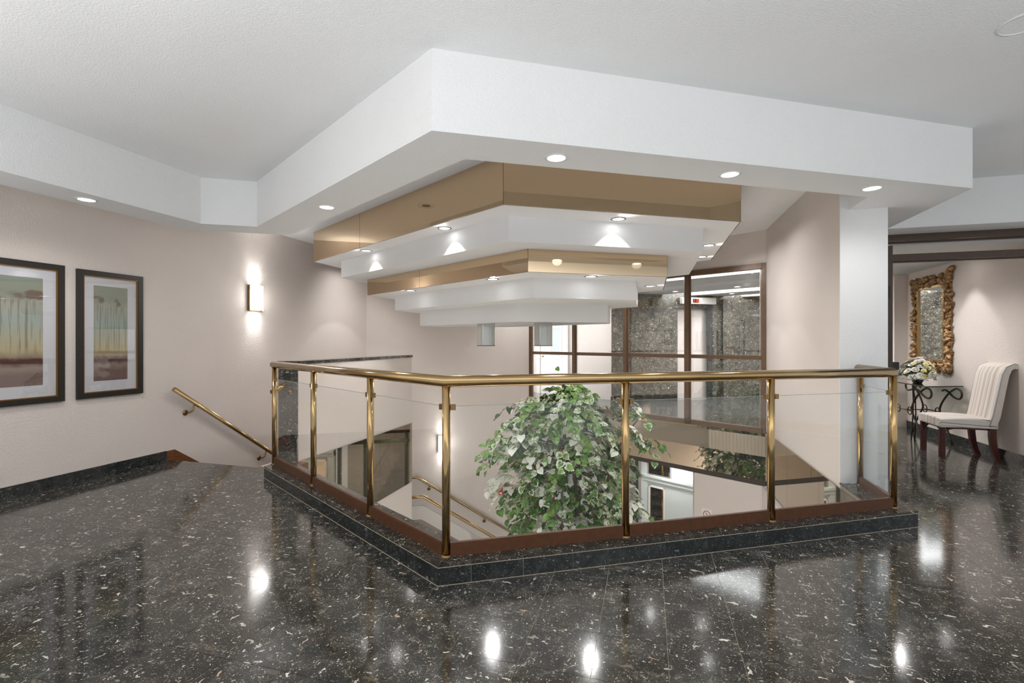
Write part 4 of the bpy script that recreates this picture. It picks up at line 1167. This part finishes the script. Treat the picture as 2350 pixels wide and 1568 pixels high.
stems = [[(0.04, -3.3), (0.06, -2.2, .05), (0.02, -1.3, -.04), (0.08, -0.6, 0), (0.04, 0.1, .03), (0.02, 0.72, 0)],
         [(-0.06, -3.3), (-0.20, -2.2, .1), (-0.28, -1.3, .05), (-0.42, -0.5, 0), (-0.50, 0.1, -.05), (-0.44, 0.46, 0)],
         [(0.10, -3.3), (0.22, -2.2, -.1), (0.26, -1.3, .05), (0.42, -0.6, .1), (0.60, 0.0, .05), (0.88, 0.42, 0)],
         [(0.0, -3.3), (-0.02, -2.0, -.15), (-0.10, -1.0, -.25), (-0.30, -0.3, -.35), (-0.62, 0.12, -.3)],
         [(0.02, -3.3), (0.10, -2.0, .15), (0.14, -1.0, .3), (0.20, -0.2, .35), (0.32, 0.32, .25)]]
for k, st in enumerate(stems):
    pts = [tl(q[0], q[1], q[2] if len(q) > 2 else 0) for q in st]
    # wiggle between the joints
    path, rs = [], []
    for i in range(len(pts) - 1):
        for u_ in (0, 0.33, 0.66):
            w_ = pts[i].lerp(pts[i + 1], u_) + Vector((rnd.uniform(-.015, .015), rnd.uniform(-.015, .015), 0))
            path.append(w_); rs.append(0.030 * (1 - (i + u_) / len(pts)) + 0.006)
    path.append(pts[-1]); rs.append(0.005)
    MB().tube(path, rs, 8).build('trunk', M['bark'], tree)
leaf_kinds = [leaf_mesh('leaf', 0.096, [M['leaf_mottled'], M['leaf_mottled']], 0.2), leaf_mesh('leaf', 0.090, [M['leaf_green'], M['leaf_green']], 0.25),
              leaf_mesh('leaf', 0.100, [M['leaf_cream'], M['leaf_cream']], 0.3), leaf_mesh('leaf', 0.086, [M['leaf_dark'], M['leaf_dark']], 0.2),
              leaf_mesh('leaf', 0.098, [M['leaf_green'], M['leaf_mottled']], 0.35)]
leaves = []   # (matrix, kind)
twigs = MB()
nspray = 520
wts = [l[2] * l[3] for l in lob_]
for s_i in range(nspray):
    lb = rnd.choices(lob_, wts)[0]
    th_ = rnd.uniform(0, 2 * pi); rr_ = sqrt(rnd.uniform(0.05, 1)); 
    dx, dz = cos(th_) * rr_ * lb[2], sin(th_) * rr_ * lb[3]
    dep = rnd.uniform(-0.75, 0.75) * (1 - 0.35 * rr_)
    tipp = tl(lb[0] + dx, lb[1] + dz, dep)
    # spray grows outward from the stem axis and droops
    out = Vector((tipp.x - TC.x, tipp.y - TC.y, 0)); out = out.normalized() if out.length > 0.05 else Vector((rnd.uniform(-1, 1), rnd.uniform(-1, 1), 0)).normalized()
    out = (out + Vector((rnd.uniform(-.6, .6), rnd.uniform(-.6, .6), 0))).normalized()
    L = rnd.uniform(0.22, 0.34)
    pts = []
    for i in range(6):
        u_ = i / 5
        pts.append(tipp + out * (L * (u_ - 0.6)) + Vector((0, 0, 0.10 * sin(u_ * 2.2) - 0.20 * u_ * u_ + 0.03)))
    twigs.tube(pts, [0.0042, 0.004, 0.0035, 0.003, 0.0022, 0.0012], 5)
    kbase = rnd.random()
    kind = 1 if kbase < 0.34 else (3 if kbase < 0.48 else (2 if kbase < 0.68 else (4 if kbase < 0.80 else 0)))
    nl = rnd.randint(8, 11)
    for j in range(nl):
        u_ = 0.12 + 0.88 * j / (nl - 1); f_i = u_ * 5; i = min(4, int(f_i)); q = pts[i].lerp(pts[i + 1], f_i - i)
        sd = 1 if j % 2 else -1
        side_ = out.cross(Vector((0, 0, 1)))
        dr = (out * rnd.uniform(0.1, 0.9) + side_ * (sd * rnd.uniform(0.4, 1.1)) + Vector((0, 0, rnd.uniform(-1.15, 0.05)))).normalized()
        nrm = (Vector((0, 0, 1)) + out * rnd.uniform(0.0, 1.3) + Vector((rnd.uniform(-.5, .5), rnd.uniform(-.5, .5), 0))).normalized()
        nrm = (nrm - dr * nrm.dot(dr)).normalized(); xx = dr.cross(nrm)
        base_ = q + dr * 0.018
        sc_ = rnd.uniform(0.72, 1.18)
        m4 = Matrix((( xx.x * sc_, dr.x * sc_, nrm.x * sc_, base_.x), (xx.y * sc_, dr.y * sc_, nrm.y * sc_, base_.y), (xx.z * sc_, dr.z * sc_, nrm.z * sc_, base_.z), (0, 0, 0, 1)))
        leaves.append((m4, kind if rnd.random() < 0.8 else rnd.choice((0, 1, 2, 3, 4)), (base_ - Vector((0, 0, H))).length))
twigs.build('twigs', M['twig'], tree)['kind'] = 'stuff'
# little shoot above the rail
shoot = [tl(-0.16, 0.78), tl(-0.15, 0.93), tl(-0.17, 1.02)]
MB().tube(shoot, [0.003, 0.0025, 0.0012], 5).build('twig', M['twig'], tree)
for i, (q, d_) in enumerate(((shoot[1], (-0.8, 0, 0.3)), (shoot[1], (0.9, 0, 0.2)), (shoot[2], (0.3, 0, 1)), (shoot[0], (0.8, -.3, 0.1)), (shoot[0], (-0.8, -.3, 0.0)))):
    dr = Vector(d_).normalized(); nrm = Vector((0.2, -1, 0.4)); nrm = (nrm - dr * nrm.dot(dr)).normalized(); xx = dr.cross(nrm); sc_ = 0.65
    leaves.append((Matrix(((xx.x * sc_, dr.x * sc_, nrm.x * sc_, q.x), (xx.y * sc_, dr.y * sc_, nrm.y * sc_, q.y), (xx.z * sc_, dr.z * sc_, nrm.z * sc_, q.z), (0, 0, 0, 1))), 1, 0))
vis_l = sorted([l for l in leaves if l[0].translation.z > -1.25], key=lambda l: l[2])
front = set(id(l) for l in vis_l[:295])
TW = Vector((TC.x, TC.y, ZL))
mass = {}
for l in leaves:
    if id(l) in front:
        o = bpy.data.objects.new('leaf', leaf_kinds[l[1]]); COL.objects.link(o); o.parent = tree
        m = l[0].copy(); m.translation = m.translation - TW; o.matrix_local = m
    else: mass.setdefault(l[1], []).append(l[0])
vs_, fs_, mi_ = [], [], []
mats_ = [M['leaf_green'], M['leaf_cream'], M['leaf_dark'], M['leaf_mottled']]
mm = {0: (3, 3), 1: (0, 0), 2: (1, 1), 3: (2, 2), 4: (0, 3)}
for k, L_ in mass.items():
    me = leaf_kinds[k]; cv = [v.co.copy() for v in me.vertices]; cf = [(tuple(p.vertices), p.material_index) for p in me.polygons]
    for m in L_:
        o_ = len(vs_); vs_ += [tuple((m @ v) - TW) for v in cv]
        for f, mi in cf: fs_.append(tuple(i + o_ for i in f)); mi_.append(mm[k][mi])
me = bpy.data.meshes.new('foliage'); me.from_pydata(vs_, [], fs_)
for m in mats_: me.materials.append(m)
me.polygons.foreach_set('material_index', mi_); me.polygons.foreach_set('use_smooth', [True] * len(fs_)); me.update()
fo = bpy.data.objects.new('foliage', me); COL.objects.link(fo); fo.parent = tree; fo['kind'] = 'stuff'

# ================================================================= CONSOLE TABLE, FLOWERS, MIRROR
tbl = thing('console_table', (3.77, 8.35, 0), 'glass topped console table on black scrolled iron legs under the gilt mirror', 'table')
TZ = 0.80
MB().prism([(4.015, 7.74), (3.50, 7.52), (3.50, 9.10), (4.015, 8.98)], TZ - 0.012, TZ).build('table_top', thin_glass('table_glass', (0.62, 0.68, 0.62, 1), 1.2, 0.0, 0.12), tbl)
ed = MB(); ring = [(4.015, 7.74), (3.50, 7.52), (3.50, 9.10), (4.015, 8.98)]
for i in range(3): ed.bar((*ring[i], TZ - .006), (*ring[i + 1], TZ - .006), 0.008, 0.014)
ed.build('top_edge', M['olive_frame'], tbl)
def arc(cx_, cz, r, a0, a1, n=12): return [(cx_ + r * cos(a0 + (a1 - a0) * i / n), cz + r * sin(a0 + (a1 - a0) * i / n)) for i in range(n + 1)]
# scroll leg profile: (outward, height); outward is measured from the middle of the table
def scroll(sgn):
    pts = [(0.40, 0.0), (0.30, 0.22), (0.20, 0.36), (0.16, 0.44), (0.22, 0.56), (0.34, 0.70), (0.46, 0.775)]
    pts += arc(0.50, 0.705, 0.068, radians(100), radians(-100), 10)
    pts += [(0.42, 0.655), (0.34, 0.71), (0.27, 0.74), (0.22, 0.715)]
    return [(sgn * a, z) for a, z in pts]
def smooth_path(p, it=2):
    for _ in range(it):
        q = [p[0]]
        for a, b in zip(p[:-1], p[1:]): q += [a.lerp(b, 0.25), a.lerp(b, 0.75)]
        q.append(p[-1]); p = q
    return p
for sgn in (-1, 1):
    for xx_ in (3.60, 3.93):
        path = smooth_path([Vector((xx_, 8.31 + a * 1.25, z * 0.985)) for a, z in scroll(sgn)], 1)
        MB().tube(path, 0.0125, 8).build('leg', M['iron'], tbl)
for xx_ in (3.60, 3.93):
    MB().tube([Vector((xx_, 8.31 - 0.20, 0.40)), Vector((xx_, 8.31 + 0.20, 0.40))], 0.007, 8).build('stretcher', M['iron'], tbl)
    for s2 in (-1, 1):
        MB().tube([Vector((xx_, 8.31 + s2 * 0.16 + 0.055 * cos(t), 0.40 + 0.055 * sin(t))) for t in [2 * pi * i / 16 for i in range(17)]], 0.007, 8, False).build('iron_ring', M['iron'], tbl)
MB().tube([Vector((3.60, 8.31, 0.40)), Vector((3.93, 8.31, 0.40))], 0.007, 8).build('stretcher', M['iron'], tbl)
for sx_, x2 in ((0, 3.56), (1, 3.60)):
    MB().tube(smooth_path([Vector((x2, 7.98 + 0.1 * sx_, 0.78)), Vector((x2 + .02, 8.0 + 0.02 * sx_, 0.5)), Vector((x2, 8.02, 0.0))], 1), 0.009, 8).build('leg', M['iron'], tbl)

# flower arrangement
FC = Vector((3.68, 8.12, TZ))
fl = thing('flower_arrangement', tuple(FC), 'low arrangement of white and yellow flowers on the glass console table', 'flowers')
MB().lathe([(0.001, 0.0), (0.05, 0.0), (0.07, 0.04), (0.06, 0.07), (0.05, 0.065), (0.001, 0.06)], tuple(FC + Vector((0, 0, 0.001))), 24).build('vase', simple('smoky_vase', srgb(62, 58, 50), 0.12), fl)
def flower_mesh(name, r, mat, n=9):
    mb = MB(); rr = random.Random(len(name) + int(r * 1000))
    for ring_, (tilt, k, sc_) in enumerate(((0.25, n, 1.0), (0.7, n - 2, 0.75), (1.2, 5, 0.45))):
        for i in range(k):
            a = 2 * pi * (i + 0.5 * ring_) / k + rr.uniform(-.1, .1)
            d = Vector((cos(a) * cos(tilt), sin(a) * cos(tilt), sin(tilt))); s = Vector((-sin(a), cos(a), 0)); R = r * sc_
            w = R * 0.42
            p0 = Vector((0, 0, 0)); p1 = d * (R * 0.55); p2 = d * R + Vector((0, 0, -0.12 * R))
            up = Vector((0, 0, 0.08 * R))
            mb.add([p0, p1 - s * w + up, p1 + Vector((0, 0, -0.04 * R)), p1 + s * w + up, p2 - s * (w * .6), p2 + s * (w * .6)], [(0, 1, 2), (0, 2, 3), (1, 4, 2), (2, 4, 5), (2, 5, 3)], True)
    me = bpy.data.meshes.new(name)
    me.from_pydata([tuple(v) for v in mb.v], [], mb.f); me.materials.append(mat); me.update(); return me
fm = [flower_mesh('blossom', 0.042, M['petal_white'], 9), flower_mesh('blossom', 0.034, M['petal_yellow'], 8), flower_mesh('blossom', 0.03, M['petal_orange'], 7), flower_mesh('blossom', 0.05, M['petal_white'], 11)]
r_ = random.Random(5)
stem_mb, green = MB(), MB()
for i in range(125):
    a = r_.uniform(0, 2 * pi); el = r_.uniform(0.05, 1.45)
    R = Vector((0.17 * cos(a) * cos(el), 0.30 * sin(a) * cos(el), 0.085 + 0.25 * sin(el)))
    R *= r_.uniform(0.85, 1.05)
    k = 0 if r_.random() < 0.48 else (3 if r_.random() < 0.4 else (1 if r_.random() < 0.7 else 2))
    o = bpy.data.objects.new('blossom', fm[k]); COL.objects.link(o); o.parent = fl; o.location = R
    dirv = Vector((R.x, R.y, R.z - 0.06)).normalized()
    o.rotation_euler = dirv.to_track_quat('Z', 'Y').to_euler()
    stem_mb.tube([FC + Vector((0, 0, 0.06)), FC + R * 0.96], 0.0022, 4)
for i in range(150):
    a = r_.uniform(0, 2 * pi); el = r_.uniform(-0.25, 1.2)
    R = FC + Vector((0.18 * cos(a) * cos(el), 0.31 * sin(a) * cos(el), 0.085 + 0.21 * sin(el))) * 1.0
    d = (Vector((cos(a), sin(a), r_.uniform(-.3, .5)))).normalized(); s = d.cross(Vector((0, 0, 1))).normalized(); L = r_.uniform(0.04, 0.075)
    green.add([R, R + d * L * .5 + s * L * .22, R + d * L, R + d * L * .5 - s * L * .22], [(0, 1, 2), (0, 2, 3)], False)
stem_mb.build('stems', M['leaf_dark'], fl)['kind'] = 'stuff'
green.build('greenery', M['leaf_dark'], fl)['kind'] = 'stuff'

# gilt mirror
wmr = thing('gilt_mirror', (XR, 8.47, 0.97), 'tall wall mirror in a carved gilt leafy frame on the corridor wall', 'mirror')
my0, my1, mz0, mz1 = 8.16, 8.80, 1.13, 2.17
MB().box(XR - 0.022, XR - 0.012, my0, my1, mz0, mz1).build('mirror_glass', M['mirror'], wmr)
sl = MB()
for a, b, c, e in ((my0 - .035, my1 + .035, mz1, mz1 + .035), (my0 - .035, my1 + .035, mz0 - .035, mz0), (my0 - .035, my0, mz0, mz1), (my1, my1 + .035, mz0, mz1)):
    sl.box(XR - 0.04, XR, a, b, c, e)
sl.build('inner_frame', simple('gold_slip', (0.42, 0.27, 0.11, 1), 0.3, 0.8), wmr)
bk = MB()
for a, b, c, e in ((my0 - .16, my1 + .16, mz1 + .03, mz1 + .15), (my0 - .16, my1 + .16, mz0 - .15, mz0 - .03), (my0 - .16, my0 - .03, mz0 - .04, mz1 + .04), (my1 + .03, my1 + .16, mz0 - .04, mz1 + .04)):
    bk.box(XR - 0.02, XR, a, b, c, e)
bk.build('frame_back', M['gilt'], wmr)
def acanthus(name, L):
    pts = [(0, 0), (.30, .10), (.22, .28), (.42, .42), (.26, .58), (.30, .80), (0, 1.0), (-.30, .80), (-.26, .58), (-.42, .42), (-.22, .28), (-.30, .10)]
    n = len(pts)
    vs = [(x * L, (y - .5) * L, (0.25 - abs(x)) * 0.6 * L - 0.5 * (y - .5) ** 2 * L) for x, y in pts] + [(0, 0, 0.30 * L)]
    vs += [(x * L, (y - .5) * L, -0.25 * L) for x, y in pts]
    fs = [(i, (i + 1) % n, n) for i in range(n)] + [((i + 1) % n, i, n + 1 + i, n + 1 + (i + 1) % n) for i in range(n)]
    me = bpy.data.meshes.new(name); me.from_pydata(vs, [], fs); me.materials.append(M['gilt']); me.update(); return me
am = [acanthus('gilt_leaf', 0.095), acanthus('gilt_leaf', 0.075), acanthus('gilt_leaf', 0.115)]
r_ = random.Random(3)
band = []
for _ in range(250):
    side_ = r_.choices('tblr', (1.1, 1.1, 1.0, 1.0))[0]
    w = r_.uniform(-0.055, 0.075)
    if side_ in 'tb':
        y = r_.uniform(my0 - 0.15, my1 + 0.15); z = (mz1 + 0.10 + w) if side_ == 't' else (mz0 - 0.10 - w)
    else:
        z = r_.uniform(mz0 - 0.14, mz1 + 0.14); y = (my0 - 0.10 - w) if side_ == 'l' else (my1 + 0.10 + w)
    band.append((y, z))
band += [(my0 - 0.17, mz1 + 0.17), (my0 - 0.15, mz1 + 0.20), (my0 - 0.19, mz1 + 0.22)]
for y, z in band:
    o = bpy.data.objects.new('gilt_leaf', r_.choice(am)); COL.objects.link(o); o.parent = wmr
    out = Vector((0, y - 8.48, z - 1.65)).normalized()
    nrm = (Vector((-1, 0, 0)) + out * r_.uniform(-0.5, 0.7) + Vector((0, r_.uniform(-.4, .4), r_.uniform(-.4, .4)))).normalized()
    yv = (Vector((0, r_.uniform(-1, 1), r_.uniform(-1, 1))) + out * 0.6); yv = (yv - nrm * yv.dot(nrm)).normalized(); xv = yv.cross(nrm)
    lo = Vector((XR - r_.uniform(0.025, 0.055), y, z)) - Vector((XR, 8.47, 0.97))
    o.matrix_local = Matrix(((xv.x, yv.x, nrm.x, lo.x), (xv.y, yv.y, nrm.y, lo.y), (xv.z, yv.z, nrm.z, lo.z), (0, 0, 0, 1)))

# ================================================================= CHAIR
# local frame: x from front to back, y across (viewer's right is -y), z up
ch = thing('upholstered_chair', (3.62, 7.06, 0), 'cream striped upholstered chair with rolled back and dark mahogany legs by the corridor wall', 'chair')
ch.rotation_euler = (0, 0, radians(-3))
W2 = 0.265


def loft(mb, sections, closed=True, caps=True, smooth=True):
    n = len(sections[0]); vs = [v for s in sections for v in s]
    fs = [(i * n + j, i * n + (j + 1) % n, (i + 1) * n + (j + 1) % n, (i + 1) * n + j) for i in range(len(sections) - 1) for j in range(n)]
    mb.add(vs, fs, smooth)
    if caps:
        o = len(mb.v) - len(vs)
        mb.f.append(tuple(o + j for j in range(n))[::-1]); mb.s.append(False); mb.mi.append(0)
        mb.f.append(tuple(o + (len(sections) - 1) * n + j for j in range(n))); mb.s.append(False); mb.mi.append(0)


def bevel_obj(o, w=0.02, seg=3):
    b = o.modifiers.new('bevel', 'BEVEL'); b.width = w; b.segments = seg; b.limit_method = 'ANGLE'; b.angle_limit = radians(40)
    o.data.polygons.foreach_set('use_smooth', [True] * len(o.data.polygons))
    w_ = o.modifiers.new('wn', 'WEIGHTED_NORMAL')


# seat: trapezoid, wider in front, slightly crowned
st_ = MB()
secs = []
for i in range(7):
    u_ = i / 6; x = -0.30 + 0.56 * u_; hw = W2 + 0.012 - 0.035 * u_
    top = 0.475 + 0.018 * sin(pi * u_); lowz = 0.375 + 0.004 * sin(pi * u_)
    prof = []
    for j in range(9):
        v = -1 + 2 * j / 8; prof.append((x, v * hw, top + 0.012 * (1 - v ** 4)))
    prof += [(x, hw, lowz), (x, -hw, lowz)]
    secs.append(prof)
loft(st_, secs)
o = st_.build('seat', M['fabric'], ch, local=True); bevel_obj(o, 0.016)
# back: slab leaning back and rolled over at the top
bk = MB(); path = [(0.20, 0.40), (0.235, 0.52), (0.265, 0.70), (0.295, 0.88), (0.315, 1.00), (0.345, 1.075), (0.395, 1.105), (0.445, 1.085), (0.462, 1.04)]
th = [0.075, 0.075, 0.072, 0.070, 0.070, 0.066, 0.060, 0.055, 0.040]
front_s, back_s = [], []
for i, (x, z) in enumerate(path):
    p = Vector((x, z)); a = Vector(path[max(i - 1, 0)]); b = Vector(path[min(i + 1, len(path) - 1)]); d = (b - a).normalized(); n = Vector((-d.y, d.x))
    front_s.append(p + n * th[i] / 2); back_s.append(p - n * th[i] / 2)
for sy in (1,):
    secs = []
    for i in range(len(path)):
        hw = W2 - 0.012 + 0.006 * sin(i / 8 * pi)
        f, b = front_s[i], back_s[i]
        secs.append([(f.x, -hw, f.y), (f.x + (-0.008 if i < 6 else 0), -hw * 0.5, f.y), (f.x + (-0.011 if i < 6 else 0), 0, f.y), (f.x + (-0.008 if i < 6 else 0), hw * 0.5, f.y), (f.x, hw, f.y), (b.x, hw, b.y), (b.x, -hw, b.y)])
    loft(bk, secs)
o = bk.build('backrest', M['fabric'], ch, local=True); bevel_obj(o, 0.012)
for sy in (-1, 1):
    # piping along the side of the back
    MB().tube([Vector((f.x + 0.004, sy * (W2 - 0.010), f.y)) for f in front_s], 0.0035, 6).build('piping', simple('piping_cloth', srgb(150, 142, 140), 0.8) if sy < 0 else bpy.data.materials['piping_cloth'], ch, local=True)
    # straight fluted front legs with corner brackets
    lg = MB(); x0, y0 = -0.262, sy * 0.225
    lg.box(x0 - 0.024, x0 + 0.024, y0 - 0.024, y0 + 0.024, 0.0, 0.385)
    for k in (-1, 0, 1):
        lg.box(x0 + k * 0.014 - 0.004, x0 + k * 0.014 + 0.004, y0 - 0.028, y0 + 0.028, 0.02, 0.38)
        lg.box(x0 - 0.028, x0 + 0.028, y0 + k * 0.014 - 0.004, y0 + k * 0.014 + 0.004, 0.02, 0.38)
    o = lg.build('leg', M['mahogany'], ch, local=True)
    br_ = MB(); br_.tube(smooth_path([Vector((x0 + 0.022, y0, 0.29)), Vector((x0 + 0.04, y0, 0.345)), Vector((x0 + 0.12, y0, 0.372))], 2), 0.010, 6)
    br_.tube(smooth_path([Vector((x0, y0 - sy * 0.022, 0.29)), Vector((x0, y0 - sy * 0.04, 0.345)), Vector((x0, y0 - sy * 0.12, 0.372))], 2), 0.010, 6)
    br_.build('corner_bracket', M['mahogany'], ch, local=True)
    # raked rear legs
    lr = MB(); secs = []
    for z, dx in ((0.40, 0.0), (0.28, 0.0), (0.16, 0.012), (0.07, 0.034), (0.0, 0.062)):
        x, y = 0.215 + dx, sy * 0.205; w = 0.025 + 0.004 * (z > 0.1)
        secs.append([(x - w, y - 0.024, z), (x + w, y - 0.024, z), (x + w, y + 0.024, z), (x - w, y + 0.024, z)])
    loft(lr, secs[::-1], smooth=False)
    lr.build('leg', M['mahogany'], ch, local=True)
MB().box(-0.25, 0.22, -0.20, 0.20, 0.355, 0.38).build('seat_frame', M['mahogany'], ch, local=True)
